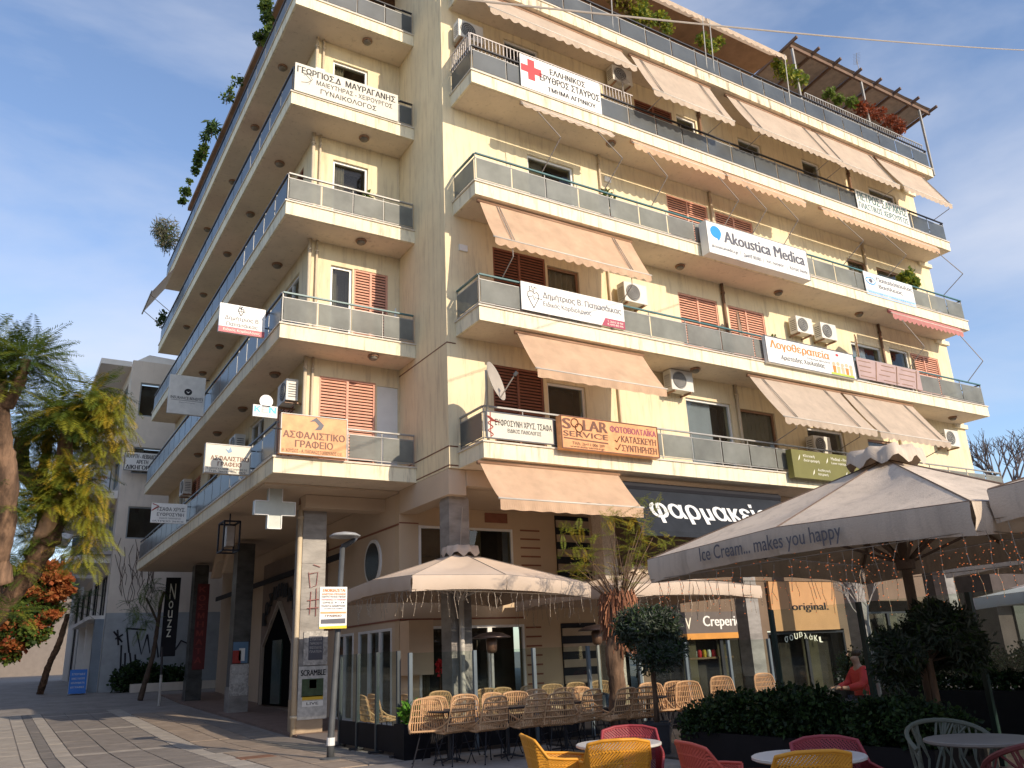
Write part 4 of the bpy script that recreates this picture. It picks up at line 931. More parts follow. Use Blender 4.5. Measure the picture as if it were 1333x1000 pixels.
# ================================================================== rooftop pergola
t = thing('rooftop_pergola', 'brown slanted rooftop pergola with rafters poking out at the upper right', 'pergola', (17, 0, H[4]))
pm = M('pergola_wood', (.16,.10,.07), .8, .2); pc = M('pergola_mat', (.30,.23,.17), .9, .2, 5, transl=.1)
x0, x1 = 13.0, 21.0
for i in range(7):
    xa, xb = x0+(x1-x0)*i/7+.002, x0+(x1-x0)*(i+1)/7-.002
    m_ = MB(); nseg = 4
    for j in range(nseg+1):
        x = xa+(xb-xa)*j/nseg; sg = -.10*math.sin(math.pi*j/nseg)
        m_.v += [(x,-.95,15.45+sg*.3),(x,2.6,15.0+sg*.3)]
    for j in range(nseg): m_.f.append((2*j, 2*j+1, 2*j+3, 2*j+2)); m_.m.append(0)
    m_.build('roof_mat', pc, t)
for i in range(8):
    x = x0+(x1-x0)*i/7; MB().bar((x,-1.2,15.40),(x,2.7,14.90), .07, .10).build('rafter', pm, t)
for y, z in ((-.85, 15.27), (2.4, 14.85)): MB().bar((x0,y,z),(x1,y,z), .08, .12).build('beam', pm, t)
for x in (x0+.1, 16.8, 20.3): MB().bar((x,-.85,H[4]+.02),(x,-.85,15.2), .07, .07, (0,1,0)).build('post', alu, t)
f = MB(); x = 13.2
while x < XE: f.bar((x,YR+.15,H[4]+.6),(x,YR+.15,H[4]+1.1), .02, .02, (0,1,0)); x += .13
f.bar((13.2,YR+.15,H[4]+1.1),(XE,YR+.15,H[4]+1.1), .03, .03); f.build('picket', alu, t)

# ================================================================== FOLIAGE
def leaves(name, parent, mats, blobs, n, size, seed=0, asp=.35, droop=0, shell=.55, weights=None):
    """many small folded leaf faces through ellipsoid blobs (cx,cy,cz,rx,ry,rz)"""
    rs = np.random.RandomState(seed); vol = np.array([b[3]*b[4]*b[5] for b in blobs])**.67; pr_ = vol/vol.sum()
    idx = rs.choice(len(blobs), n, p=pr_); bb = np.array(blobs)[idx]
    d = rs.normal(size=(n,3)); d /= np.linalg.norm(d, axis=1)[:,None]; r = shell+(1-shell)*rs.rand(n)**.7; r *= 1+.12*rs.normal(size=n)
    c = bb[:,:3]+d*bb[:,3:]*r[:,None]
    a = rs.normal(size=(n,3))*.7+d; a[:,2] -= droop; a /= np.linalg.norm(a, axis=1)[:,None]
    s = np.cross(a, rs.normal(size=(n,3))); s /= np.linalg.norm(s, axis=1)[:,None]
    sz = size*(.6+.8*rs.rand(n))[:,None]; nrm = np.cross(a, s)
    tip, base = c+a*sz*.5, c-a*sz*.5; l, q = c+s*sz*asp+nrm*sz*.1, c-s*sz*asp+nrm*sz*.1
    vs = np.stack([base, q, tip, l], 1).reshape(-1,3); mb = MB(); mb.v = vs.tolist()
    mb.f = [(4*i,4*i+1,4*i+2,4*i+3) for i in range(n)]
    if isinstance(mats, list): mb.m = rs.choice(len(mats), n, p=weights).tolist()
    else: mb.m = [0]*n
    return mb.build(name, mats, parent)
def fronds(name, parent, mats, items, seed=1, weights=None):
    """feathery compound leaves: items = (base, direction, length, droop)"""
    rs = random.Random(seed); mb = MB()
    for (p, d, ln, dr) in items:
        p = V(p); d = V(d).normalized(); mi = rs.choices(range(len(mats)), weights)[0]
        side = d.cross(V((0,0,1)));
        if side.length < .1: side = V((1,0,0))
        side.normalize(); k = 13; pts = []; cur = p; dd = d.copy()
        for i in range(k+1):
            pts.append(cur); cur = cur+dd*(ln/k); dd = (dd+V((0,0,-dr/k))).normalized()
        for i in range(1, k+1):
            q = pts[i]; f = (q-pts[i-1]).normalized(); up = side.cross(f); w_ = ln*.22*math.sin(math.pi*(.15+.8*i/(k+1)))
            for sg in (-1, 1):
                for h_ in (0, .5):
                    qq = q-f*(ln/k)*h_; tip = qq+side*sg*w_+f*w_*.45-Z_*w_*.25+up*rs.uniform(-.02,.02)
                    b2 = qq+f*ln*.035; o = len(mb.v); mid = (qq+tip)/2+f*ln*.016
                    mb.v += [tuple(qq), tuple(mid-f*ln*.022), tuple(tip), tuple(mid)]; mb.f.append((o,o+1,o+2,o+3)); mb.m.append(mi)
    return mb.build(name, mats, parent)
def LM(name, col, tr=.35): return M(name, col, .55, .25, 3, transl=tr, spec=.3)
lg = LM('leaf_green', (.14,.20,.035), .5); lg2 = LM('leaf_dark_green', (.045,.085,.022)); ly = LM('leaf_yellow_green', (.32,.33,.04), .5); lyy = LM('leaf_yellow', (.42,.30,.03))
lr = LM('leaf_red', (.30,.07,.025)); lol = LM('olive_leaf', (.042,.062,.040), .15); lol2 = LM('olive_leaf_grey', (.085,.10,.075), .15); lhd = LM('hedge_leaf', (.012,.028,.008), .1); lhd2 = LM('hedge_leaf_light', (.03,.06,.012), .15)
bark = M('bark', (.21,.125,.075), .9, .55, 5, 1.0, 16, stretch=(1,1,.4), stain=(.05,.03,.02), stainpos=(.42,.62)); barkl = M('bark_cut', (.50,.32,.20), .85, .2, 8, .4, 20, stretch=(1,1,.3)); barkd = M('bark_dark', (.09,.06,.04), .9, .3, 8, .6, 20)
def branch(mb, pts, rs, m=0, n=14, jit=.1):
    P = []; R_ = []
    for i in range(len(pts)-1):
        a, b = V(pts[i]), V(pts[i+1]); k = max(4, int((b-a).length/.07))
        k = min(k, 24)
        for j in range(k):
            f = j/k; q = a.lerp(b, f); r = rs[i]+(rs[i+1]-rs[i])*f
            P.append(q+V((ru(-1,1),ru(-1,1),ru(-1,1)))*r*jit*.5); R_.append(r*(1+ru(-.05,.07)))
    P.append(V(pts[-1])); R_.append(rs[-1]); o = len(mb.v); mb.tube(P, R_, n, m)
    for i, c in enumerate(P):
        for j in range(n):
            v = V(mb.v[o+i*n+j]); d = v-c; f = mnoise.noise(V((v.x*7, v.y*7, v.z*2.6)))*.28+mnoise.noise(v*19)*.10
            mb.v[o+i*n+j] = tuple(c+d*(1+f))
# big pollarded tree at the left edge
def left_tree():
    D = lambda u, v, d=12.5: DP(u, v, d)
    g0 = D(-30, 905); g0.z = gz(g0.y)
    t = thing('tree', 'large pollarded tree with rough bark and feathery green leaves at the left edge', 'tree', (g0.x, g0.y, g0.z))
    tb = MB(); 
    branch(tb, [g0, D(-18,780), D(8,690), D(10,640), D(3,560), D(0,480)], [.21,.18,.14,.17,.12,.09])
    tb.build('trunk', bark, t, True)
    tb = MB(); branch(tb, [D(2,760), D(-6,700), D(4,600)], [.16,.15,.12]); branch(tb, [D(8,530), D(22,505), D(32,480), D(34,468)], [.10,.08,.07,.075]); tb.build('limb', bark, t, True)
    it = []
    for (u, v, n, ln) in ((34,468,46,.85),(2,510,30,.8),(-20,450,26,.8),(0,660,16,.6),(15,800,14,.6)):
        for i in range(int(n*3.2)):
            a = ru(0, 2*math.pi); e = ru(-.35, 1.0); d = V((math.cos(a)*math.cos(e), math.sin(a)*math.cos(e), math.sin(e))); it.append((D(u+ru(-9,9),v+ru(-8,6))+d*.1, d, ln*ru(.5,.85), ru(.5,1.1)))
    fronds('crown', t, [lg, lg2, ly], it, 3, [.55,.25,.2])
def left_tree2():
    D = lambda u, v, d=14.5: DP(u, v, d)
    g0 = D(-75, 925, 14.5); g0.z = gz(g0.y)
    t = thing('tree', 'leaning pollarded tree with a pale stripped trunk and yellowing leaves', 'tree', (g0.x, g0.y, g0.z))
    tb = MB(); branch(tb, [g0, D(-50,860), D(0,795), D(36,750), D(60,700)], [.24,.22,.15,.16,.20]); branch(tb, [D(60,705), D(72,660), D(85,625)], [.22,.19,.17]); tb.build('trunk', bark, t, True)
    tb = MB(); branch(tb, [D(46,705,14.38), D(58,690,14.3), D(68,664,14.28), D(78,640,14.3)], [.08,.12,.11,.05], jit=.2); tb.build('stripped_wood', barkl, t, True)
    tb = MB(); branch(tb, [D(62,640,14.8), D(30,615,15), D(28,590,15), D(30,570,15)], [.16,.14,.12,.11]); branch(tb, [D(75,640), D(84,590), D(86,565), D(85,550)], [.13,.12,.11,.12])
    branch(tb, [D(50,640,15), D(60,595,15), D(64,560,15)], [.10,.09,.07]); branch(tb, [D(46,750,14.8), D(52,700,15.3), D(55,660,15.3)], [.12,.1,.08]); tb.build('limb', bark, t, True)
    it = []
    for (u, v, n, ln, dd) in ((85,545,60,1.15,14.5),(64,556,34,.9,15),(30,572,26,.8,15),(88,628,34,.9,14.3),(60,655,50,.7,14.2),(30,660,46,.7,14.5),(112,520,26,.9,14.4),(40,700,46,.6,14.6),(100,670,30,.6,14.6),(20,740,40,.6,14.4),(85,620,30,.6,14.2),(100,720,26,.55,14.4),(120,560,26,.7,14.6),(60,600,30,.6,14.8),(20,620,30,.6,14.8)):
        for i in range(int(n*3.2)):
            a = ru(0, 2*math.pi); e = ru(-.5, .9); d = V((math.cos(a)*math.cos(e), math.sin(a)*math.cos(e), math.sin(e))); it.append((D(u+ru(-15,15),v+ru(-13,11),dd)+d*.1, d, ln*ru(.45,.8), ru(.6,1.3)))
    fronds('crown', t, [lg, lg2, ly, lyy], it, 5, [.45,.15,.3,.1])
    it = []
    for (u, v, n) in ((145,525,44),(150,560,24),(130,590,24),(118,640,30),(110,660,20),(80,600,16),(125,690,18),(110,720,12),(65,640,12)):
        for i in range(int(n*1.7)): a = ru(0, 6.28); it.append((D(u+ru(-18,18), v+ru(-18,18), 14.2), V((math.cos(a)*.6, math.sin(a)*.6, -.3)), ru(.28,.5), ru(.7,1.4)))
    fronds('yellow_leaves', t, [ly, lyy], it, 8, [.55,.45])
    tw = MB()
    for (a, b) in (((40,490),(0,440)),((30,520),(0,470)),((22,440),(18,490)),((60,560),(36,540)),((150,520),(110,530)),((80,640),(60,600))): tw.tube([D(*a), D((a[0]+b[0])/2+3,(a[1]+b[1])/2), D(*b)], .012, 4)
    tw.build('twig', barkd, t)
def red_shrub():
    D = lambda u, v, d=18: DP(u, v, d)
    g = D(-70, 945, 18); z0 = gz(g.y)
    t = thing('photinia_tree', 'bushy small tree with orange red and green leaves low at the left edge', 'tree', (g.x, g.y, z0))
    tb = MB(); branch(tb, [V((g.x,g.y,z0)), D(-45,860), D(-10,815), D(25,790)], [.10,.08,.06,.03], n=8); tb.build('trunk', barkd, t, True)
    bl = []
    for (u, v, r) in ((10,800,.42),(35,790,.42),(58,795,.36),(72,765,.34),(20,830,.38),(45,822,.34),(55,745,.30),(32,752,.34),(5,770,.38),(-20,800,.5),(12,850,.28)):
        q = D(u, v); bl.append((q.x,q.y,q.z,r,r,r*.85))
    leaves('crown', t, [lg, lg2, lr], bl, 9000, .10, 3, .4, weights=[.5,.35,.15])
    bl = []
    for (u, v, r) in ((75,752,.26),(62,738,.24),(70,775,.22),(45,812,.18),(15,840,.2),(84,768,.18),(20,770,.2),(48,770,.2),(5,812,.2),(66,800,.16)): q = D(u, v, 17.8); bl.append((q.x,q.y,q.z,r*1.2,r*1.2,r*.6))
    leaves('red_leaves', t, [LM('leaf_orange_red', (.42,.12,.04), .5), LM('leaf_orange', (.45,.18,.06), .5)], bl, 2600, .10, 4, .4)
left_tree(); left_tree2(); red_shrub()
def slim_tree():
    # slim leaning street tree in front of the neighbour
    D = lambda u, v, d=30: DP(u, v, d); g = D(52, 902, 34); g.z = gz(g.y)
    t = thing('tree', 'thin leaning tree trunk standing in front of the neighbouring shop', 'tree', g)
    tb = MB(); branch(tb, [g, D(62,870,33.5), D(78,835,33), D(88,800,33)], [.14,.12,.11,.09]); tb.build('trunk', bark, t, True)
    it = [(D(92+ru(-12,14),780+ru(-20,20),33), V((ru(-1,1),ru(-1,1),ru(-.4,.8))), ru(.8,1.4), 1) for i in range(40)]; fronds('crown', t, [lg2, lg], it, 9, [.8,.2])
    g = PX('z', -5.15, 181, 915); y = 19.2; g = PX('y', y, 182, 912); g.z = gz(y)
    t = thing('tree', 'dark crooked sapling with feathery leaves beside the black banner', 'tree', g)
    P = lambda u, v: PX('y', y, u, v); tb = MB(); branch(tb, [g, P(190,885), P(200,850), P(205,815), P(209,785), P(214,770)], [.10,.09,.08,.07,.06,.05]); branch(tb, [P(206,812), P(196,790), P(190,778)], [.05,.04,.03]); tb.build('trunk', barkd, t, True)
    it = []
    for (u, v) in ((188,775),(180,800),(195,760),(176,785),(205,765),(185,812)):
        for i in range(9): it.append((P(u+ru(-5,5), v+ru(-5,5)), V((ru(-1,1),ru(-1,.4),ru(-.7,.6))), ru(.5,.9), 1.1))
    fronds('crown', t, [lg2, lg], it, 11, [.7,.3])
slim_tree()
# balcony and roof plants
def bplant(name, label, pts, n, size, mats, weights=None, seed=0, asp=.4, r=.3, trough=None, droop=0.1):
    t = thing(name, label, 'plant', pts[0]); leaves('foliage', t, mats, [(p.x,p.y,p.z,r*ru(.7,1.2),r*ru(.7,1.2),r*ru(.7,1.2)) for p in pts], n, size, seed, asp, droop, .2, weights)
    sb = MB()
    for p in pts: MB().tube([p-V((0,0,r*1.3)), p+V((ru(-.1,.1),0,r*.5))], .012, 4).build('stem', barkd, t)
    if trough: MB().box(*trough).build('trough', woodf, t)
    return t
lp = lambda u, v, x=XL+.1: PX('x', x, u, v)
bplant('climber', 'dark creeper spilling over the topmost left balcony corner', [lp(348,25), lp(345,8), lp(352,40), lp(340,50), lp(346,-8)], 900, .13, [lg2, lg], None, 21, r=.24)
bplant('potted_palm', 'small palm on the left roof edge', [lp(268,178), lp(276,168)], 120, .35, [lg2], None, 22, .12, r=.3)
bplant('roof_plant', 'green potted plant on the upper left balcony below the palm', [lp(262,200), lp(258,210), lp(254,222), lp(266,192)], 500, .14, [lg, lg2], None, 23, r=.22)
bplant('roof_plant', 'thin plant on the upper left balcony, middle of the row', [lp(246,236), lp(242,250), lp(238,262)], 260, .14, [lg2, lg], None, 24, r=.22)
bplant('roof_plant', 'sparse twiggy plant near the top of the left front', [lp(300,118), lp(308,105), lp(295,128)], 160, .12, [lg2, lg], None, 25, r=.22)
bplant('roof_shrub', 'pale wispy shrub hanging out at the far end of the left roof', [lp(212,305,XL-.25), lp(218,295,XL-.1), lp(215,318,XL-.1), lp(222,312), lp(207,298,XL-.4)], 1500, .26, [LM('wispy_leaf', (.22,.20,.13)), lg2], [.65,.35], 26, .07, r=.5)
bplant('potted_plant', 'small potted plant on the far left balcony under the edge-on awning', [lp(212,410), lp(210,418)], 160, .13, [lg2], None, 27, r=.25)
rp = lambda u, v, y=YR+.25: PX('y', y, u, v)
bplant('climber', 'green climbing plant on the penthouse railing above the top awnings', [rp(830,18), rp(845,26), rp(858,24), rp(868,34), rp(838,10)], 900, .11, [lg, ly], None, 28, r=.30)
bplant('climber', 'dry yellowish climber left of the penthouse railing posts', [rp(812,4), rp(822,10), rp(800,-4)], 500, .11, [ly, LM('dry_leaf', (.2,.13,.05))], None, 29, r=.28)
bplant('climber', 'green creeper under the penthouse awning near its right end', [rp(915,52), rp(925,60), rp(935,55)], 350, .11, [lg, ly], None, 30, r=.26)
bplant('potted_plant', 'bright leafy plant at the left post of the pergola', [rp(1012,85), rp(1020,95), rp(1030,96), rp(1040,104)], 500, .13, [lg, ly], None, 31, r=.30)
bplant('potted_plant', 'green plant behind the pergola picket fence in the middle', [rp(1080,122), rp(1092,130), rp(1108,132)], 350, .12, [lg], None, 32, r=.26)
bplant('potted_shrub', 'reddish brown shrub on the pergola terrace', [rp(1120,140), rp(1132,146), rp(1145,150), rp(1158,158), rp(1170,166)], 1100, .11, [lr, LM('rust_leaf', (.22,.08,.05))], None, 33, r=.32)
bplant('potted_plant', 'bushy green plant behind the eye surgeon banner', [PX('y',YR+.3,1176,362), PX('y',YR+.3,1184,358), PX('y',YR+.3,1190,368)], 450, .14, [lg, ly], None, 34, r=.24)

potm = M('terracotta_pot', (.38,.16,.08), .8, .15, 6)
def pot(x, y, z, label, r=.13, hh=.55, seed=0):
    t = thing('potted_plant', label, 'plant', (x,y,z)); MB().lathe([(r*.7,0),(r,.22),(r*1.1,.22),(r*1.1,.26),(r*.9,.26)], (x,y,z), 12).build('pot', potm, t)
    leaves('foliage', t, [lg, lg2], [(x,y,z+.25+hh/2,.2,.2,hh/2)], 220, .12, 90+seed, .35, 0, .1); MB().tube([(x,y,z+.2),(x,y,z+.25+hh/2)], .012, 4).build('stem', barkd, t)
pot(4.3, -.85, H[2], 'potted plant on the fourth floor balcony right of the first window', seed=1, hh=.8); pot(9.9, -.8, H[1], 'potted plant left of the speech therapy sign', seed=2, hh=.75)
pot(17.2, -.8, H[3], 'potted plant near the end of the top long balcony', seed=3, hh=.85); pot(-1.1, 2.1, H[2], 'potted plant in the corner recess above the heart doctor sign', seed=4, hh=.8)
rk = thing('drying_rack', 'white folding drying rack leaning in the recess beside the pier', 'drying rack', (-.25, 2.2, H[1]))
for sx in (-.25, .0): MB().tube([(-.45+sx*.2,2.0,H[1]),(-.25,2.3,H[1]+1.15),(-.05+sx*.2,2.5,H[1])], .014, 5).build('frame', white, rk)
# ================================================================== NEIGHBOUR BUILDING ON THE LEFT
YN, XN = 24.0, -3.9
nw = M('neighbour_plaster', (.70,.61,.51), .85, .08, 1.2, .1, stain=(.45,.40,.35), stainpos=(.55,.85)); nwh = M('neighbour_white', (.78,.74,.68), .8, .06); nbl = M('blue_paint', (.35,.37,.38), .7, .15, 2)
NB = thing('office_building', 'grey and white modern corner building behind the trees on the left', 'building', (XN, YN, gz(YN)))
P = lambda u, v: PX('y', YN, u, v)
wz = [(P(179,541), P(203,500)), (P(163,701), P(210,661)), (P(170,616), P(206,584))]
zt = P(168,468).z; xr = 14
ops = [(a.x, b.x+(1.0 if i == 1 else .2), a.z, b.z) for i, (a, b) in enumerate(wz)]
zs_ = sorted([(o[2], o[3]) for o in ops]); cuts = [P(150,798).z]+[(zs_[i][1]+zs_[i+1][0])/2 for i in range(2)]+[zt]
for i in range(3):
    o = [q for q in ops if cuts[i] < q[2] < cuts[i+1]]; cutwall('wall', nw, 'y', YN, .3, XN, xr, cuts[i], cuts[i+1], o, NB)
    for q in o: opening('y', YN, *q, 'window', NB, fm=M('grey_frame', (.30,.32,.33), .5, .1))
cutwall('wall', nbl, 'y', YN, .3, XN, xr, gz(YN)-.2, cuts[0], [], NB)
MB().prism([(0,0),(.5,.35),(3,.2),(9,-.8),(0,-.8)], (XN+.2, YN+.3, zt+.1), X_, Z_, (0,.3,0)).build('parapet', nwh, NB)
fl = [PX('x', XN, 140, 722).z, PX('x', XN, 148, 650).z, PX('x', XN-.2, 150, 560).z]
zf = [PX('y', YN+.5, 147, 722).z, PX('y', YN+.5, 150, 638).z, PX('y', YN+.5, 152, 566).z]
allz = [gz(YN)-.2]+zf+[zt-.1]
for i in range(4):
    ops = [(YN+1.0+3.2*j, YN+3.4+3.2*j, allz[i]+.35 if i else gz(YN+1)+.05, allz[i+1]-.75) for j in range(5)]
    cutwall('wall', nw if i else nwh, 'x', XN, .3, YN+.301, YN+20, allz[i], allz[i+1], ops, NB)
    for q in ops: opening('x', XN, *q, 'door', NB, fm=MC['grey_frame'] if i else dark)
navy = GL('navy_panel', (.10,.14,.20), .15, .1, .8)
for i, z in enumerate(zf):
    for j, (y0, y1) in enumerate(((YN+.6, YN+5.6), (YN+7.2, YN+12), (YN+13.5, YN+18))):
        pol = [(0,0),(-.9,.0),(-1.5,.9),(-1.5,y1-y0-.9),(-.9,y1-y0),(0,y1-y0)]
        s = MB(); s.prism(pol, (XN, y0, z-.35), X_, (0,1,0), (0,0,.35)); bo = s.build('balcony', nwh, NB)
        for a, b in zip(pol[1:], pol[2:]):
            g = MB(); g.bar((XN+a[0],y0+a[1],z+.42),(XN+b[0],y0+b[1],z+.42), .02, .75); g.build('glass_panel', navy, bo)
            g = MB(); g.bar((XN+a[0],y0+a[1],z+.85),(XN+b[0],y0+b[1],z+.85), .05, .04); g.build('handrail', dark, bo)
MB().box(XN-1.3, YN+.4, zt-.2, XN, YN+18, zt+.05).build('canopy_slab', nwh, NB)
# shop front at street level
o = MB(); z0 = gz(YN)
MB().box(XN-.6, YN+.6, P(137,805).z, XN, YN+9, P(137,800).z).build('shop_canopy', nwh, NB)
for y in (YN+.5, YN+3.9, YN+7.2): MB().box(XN-.35, y, z0-.1, XN-.001, y+.35, P(137,805).z).build('pilaster', nwh if y > YN+1 else M('pilaster_blue', (.22,.26,.30), .7, .1), NB)
# graffiti (black paint strokes) and dry climber on the side wall
g = MB(); Q = lambda u, v: PX('y', YN-.012, u, v)
for st in ([(165,818),(168,850)], [(165,818),(190,820)], [(178,822),(184,852),(192,826)], [(192,826),(195,850),(203,830),(206,856)], [(150,832),(160,826)], [(148,822),(159,836)],[(153,820),(154,840)],[(158,840),(156,890)],[(163,850),(162,888)],[(228,846),(236,834),(245,838),(244,850)],[(169,850),(172,880)],[(176,852),(177,885)]):
    g.tube([Q(*a) for a in st], .035, 4)
t_ = g.build('graffiti', black, NB)
g = MB(); seed_pts = [(165,775)]
for k_ in range(26):
    u, v = ru(158, 200), ru(745, 800); pts = [(u, v)]
    for i in range(4): u += ru(-6, 6); v -= ru(8, 16); pts.append((u, v))
    g.tube([Q(*a) for a in pts], .014, 3)
tag(g.build('dry_climber', M('dry_vine', (.14,.10,.08), .9, .2)), 'leafless brown climber on the grey side wall of the left building', 'climber')
g = thing('weed_bush', 'dark ivy and weeds at the foot of the graffiti wall', 'shrub', Q(190,895))
leaves('foliage', g, [lhd, lg2], [(Q(u,v).x, YN-.5, Q(u,v).z, .7, .35, .6) for u, v in ((165,885),(178,880),(192,885),(205,885),(218,888),(230,885))], 3500, .16, 44)
MB().box(Q(165,890).x, YN-1.1, gz(YN)-.05, Q(165,890).x+9, YN-.9, gz(YN)+.28).build('planter_kerb', nw, NB)
# signs on it
p = lambda u, v: PX('y', YN-.4, u, v)
def nsign(label, yp, tl, br, lines, face=wpaint, frame=dark, name='sign_board'):
    a, b = PX('y', yp, *tl), PX('y', yp, *br); return sign(name, label, (a.x, yp, b.z), X_, Z_, b.x-a.x, a.z-b.z, .06, face, frame, lines, fr=.03)
nsign('white lawyer sign with three lines of black capitals between the two buildings', YN-.6, (163,587), (206,615), [('ΚΟΥΡΤΗ - ΛΕΙΒΑΔΙΤΗ', .05,.95,.66,.88,black,.03), ('ΑΡΕΤΗ', .35,.68,.38,.58,black,.03), ('ΔΙΚΗΓΟΡΟΣ', .06,.94,.08,.30,black,.03)])
nsign('white framed balcony poster with faint red heading on the middle floor', YN+.4, (121,609), (142,641), [('ΚΕΝΤΡΟ', .2,.8,.72,.84,grey), ('ΞΕΝΩΝ', .2,.8,.56,.68,red), ('ΓΛΩΣΣΩΝ', .2,.8,.40,.5,grey)], M('pale_blue_board', (.48,.52,.58), .5, .06))
nsign('grey framed language school poster with red letters on the lower balcony', YN+.4, (117,697), (146,723), [('ΞΕΝΕΣ', .2,.8,.70,.86,M('faded_red', (.50,.16,.14), .5, .1)), ('ΓΛΩΣΣΕΣ', .12,.88,.46,.62,MC['faded_red'])], M('grey_board', (.42,.38,.36), .5, .06))
# blue A-board
g = DP(100, 896, 33); g.z = gz(g.y)
t = thing('a_board', 'bright blue pavement board in front of the neighbouring shop', 'sign', g)
bw, bh = .62, .95; bluem = M('bright_blue', (.02,.16,.55), .5, .08)
MB().hexa([(g.x-bw/2,g.y-.25,g.z+.04),(g.x+bw/2,g.y-.25,g.z+.04),(g.x+bw/2,g.y-.21,g.z+.04),(g.x-bw/2,g.y-.21,g.z+.04)], [(g.x-bw/2,g.y-.02,g.z+bh),(g.x+bw/2,g.y-.02,g.z+bh),(g.x+bw/2,g.y+.02,g.z+bh),(g.x-bw/2,g.y+.02,g.z+bh)]).build('front_panel', bluem, t)
MB().hexa([(g.x-bw/2,g.y+.23,g.z),(g.x+bw/2,g.y+.23,g.z),(g.x+bw/2,g.y+.27,g.z),(g.x-bw/2,g.y+.27,g.z)], [(g.x-bw/2,g.y+.0,g.z+bh-.02),(g.x+bw/2,g.y+.0,g.z+bh-.02),(g.x+bw/2,g.y+.03,g.z+bh-.02),(g.x-bw/2,g.y+.03,g.z+bh-.02)]).build('back_panel', wpaint, t)
upv = V((0,.23,bh-.04)).normalized()
for i, s in enumerate(('ΣΠΟΥΔΕΣ', 'ΞΕΝΕΣ ΓΛΩΣΣΕΣ', 'ΜΑΘΗΜΑΤΑ', 'ΕΓΓΡΑΦΕΣ')): txt(t, s, (g.x-bw/2,g.y-.25,g.z+.04), X_, upv, .07, .72-.17*i, .48, .07, pale, 0, X_.cross(upv), .006)
# ================================================================== STREET LAMP, SIGN POLE, CABLES
g = V((-2.96, -1.34, -5.72)); lampm = M('lamp_post_grey', (.085,.09,.095), .5, .15, 5)
top = PX('y', -1.34, 446, 712); t = thing('street_lamp', 'grey street lamp with a bent arm and flat head in front of the first column', 'street lamp', g)
MB().tube([g+V((0,0,.02)), g+V((0,0,.35)), g.lerp(top,.5), top], [.065,.055,.05,.045], 12).build('pole', lampm, t, True)
MB().lathe([(.17,.0),(.17,.03),(.07,.05)], g, 12).build('base_plate', lampm, t)
MB().lathe([(.067,.22),(.068,.24),(.068,.32),(.067,.34)], g, 12).build('band', white, t)
h1 = PX('y', -1.34, 464, 700); MB().tube([top, h1-V((.05,0,.05)), h1], [.05,.04,.035], 8).build('arm', lampm, t, True)
hb_ = PX('y', -1.5, 449, 697); MB().lathe([(.04,.06),(.20,.03),(.27,-.01),(.26,-.03),(.1,-.04)], hb_, 20).build('lamp_head', M('lamp_head_grey', (.32,.32,.32), .4, .1), t, True)
a, b = PX('y', -1.5, 417, 764), PX('y', -1.5, 451, 818)
nt_ = sign('notice_board', 'paper covered notice board with a yellow foot on the street lamp', (a.x, -1.5, b.z), X_, Z_, b.x-a.x, a.z-b.z, .03, wpaint, None,
     [('ΕΝΟΙΚΙΑΖΕΤΑΙ', .10,.92,.88,.95,orange,.03), ('ΔΙΑΜΕΡΙΣΜΑ ΕΠΙΠΛΩΜΕΝΟ', .06,.95,.80,.85,orange), ('ΚΕΝΤΡΟ ΠΟΛΗΣ ΓΝΗΣΙΟ', .06,.95,.74,.78,black), ('ΠΛΗΡΟΦΟΡΙΕΣ ΣΤΟ ΤΗΛΕΦΩΝΟ', .06,.95,.67,.71,red), ('ΩΡΕΣ 9 - 14', .1,.9,.60,.64,black), ('ΠΩΛΕΙΤΑΙ ΔΙΑΜΕΡΙΣΜΑ', .06,.94,.52,.56,black), ('ΚΑΤΟΙΚΙΑ ΚΑΙ ΓΡΑΦΕΙΟ', .15,.85,.46,.49,grey), ('ΓΡΑΦΕΙΟ', .2,.8,.28,.33,brn,.02)], cat='notice',
     decor=lambda t, O, R, U, n, w, h: (flat(t, 'yellow_strip', M('yellow_print', (.75,.55,.03), .5, .08), O, R, U, n, [(0,0),(w,0),(w,.07*h),(0,.05*h)]), flat(t, 'photo_strip', grey, O, R, U, n, [(.05*w,.12*h),(.95*w,.12*h),(.95*w,.24*h),(.05*w,.22*h)]), flat(t, 'brown_strip', obrd, O, R, U, n, [(.03*w,.36*h),(.97*w,.36*h),(.97*w,.40*h),(.03*w,.40*h)])))
y = 14.0; g = PX('y', y, 206, 925); g = V((-2.4, 14, gz(14))); g = PX('y', 16.5, 206, 925); g.z = gz(16.5); tp = PX('y', 16.5, 211, 842)
t = thing('sign_pole', 'short dark pole with a white foot standing in the street on the left', 'pole', g)
MB().tube([g, g+V((0,0,1.0))], .045, 8).build('foot', M('pole_foot', (.5,.47,.42), .6, .1), t); MB().tube([g+V((0,0,1.0)), tp], .04, 8).build('pole', dark, t)
# overhead cables
def cable(a, b, sag, label, r=.012, mat=wire_m, n=16):
    pts = [a.lerp(b, i/n)-V((0,0,sag*4*(i/n)*(1-i/n))) for i in range(n+1)]; return tag(MB().tube(pts, r, 5).build('cable', mat), label, 'cable')
cable(DP(540,-8,9), DP(1345,66,22), .1, 'pale cable crossing the sky from the top of the pier to the right edge', .014, cable_l)
cable(DP(38,484,20), DP(160,508,24), .0, 'dark cable running from the tree towards the left building', .018)
cable(DP(38,478,13), DP(0,447,13), -.0, 'thin twiggy wire at the upper left tree', .01)
cable(DP(47,488,20), DP(135,520,24), .1, 'lower dark cable between tree and left building', .015)
cable(PX('y',-.03,585,0), PX('y',-.03,641,690), .0, 'thin cable dropping down the pier beside the grey column', .006) if False else None
cable(PX('y',.2,602,660), PX('y',.2,598,735), .0, 'thin pale cable hanging down the grey marble column', .01, cable_l)
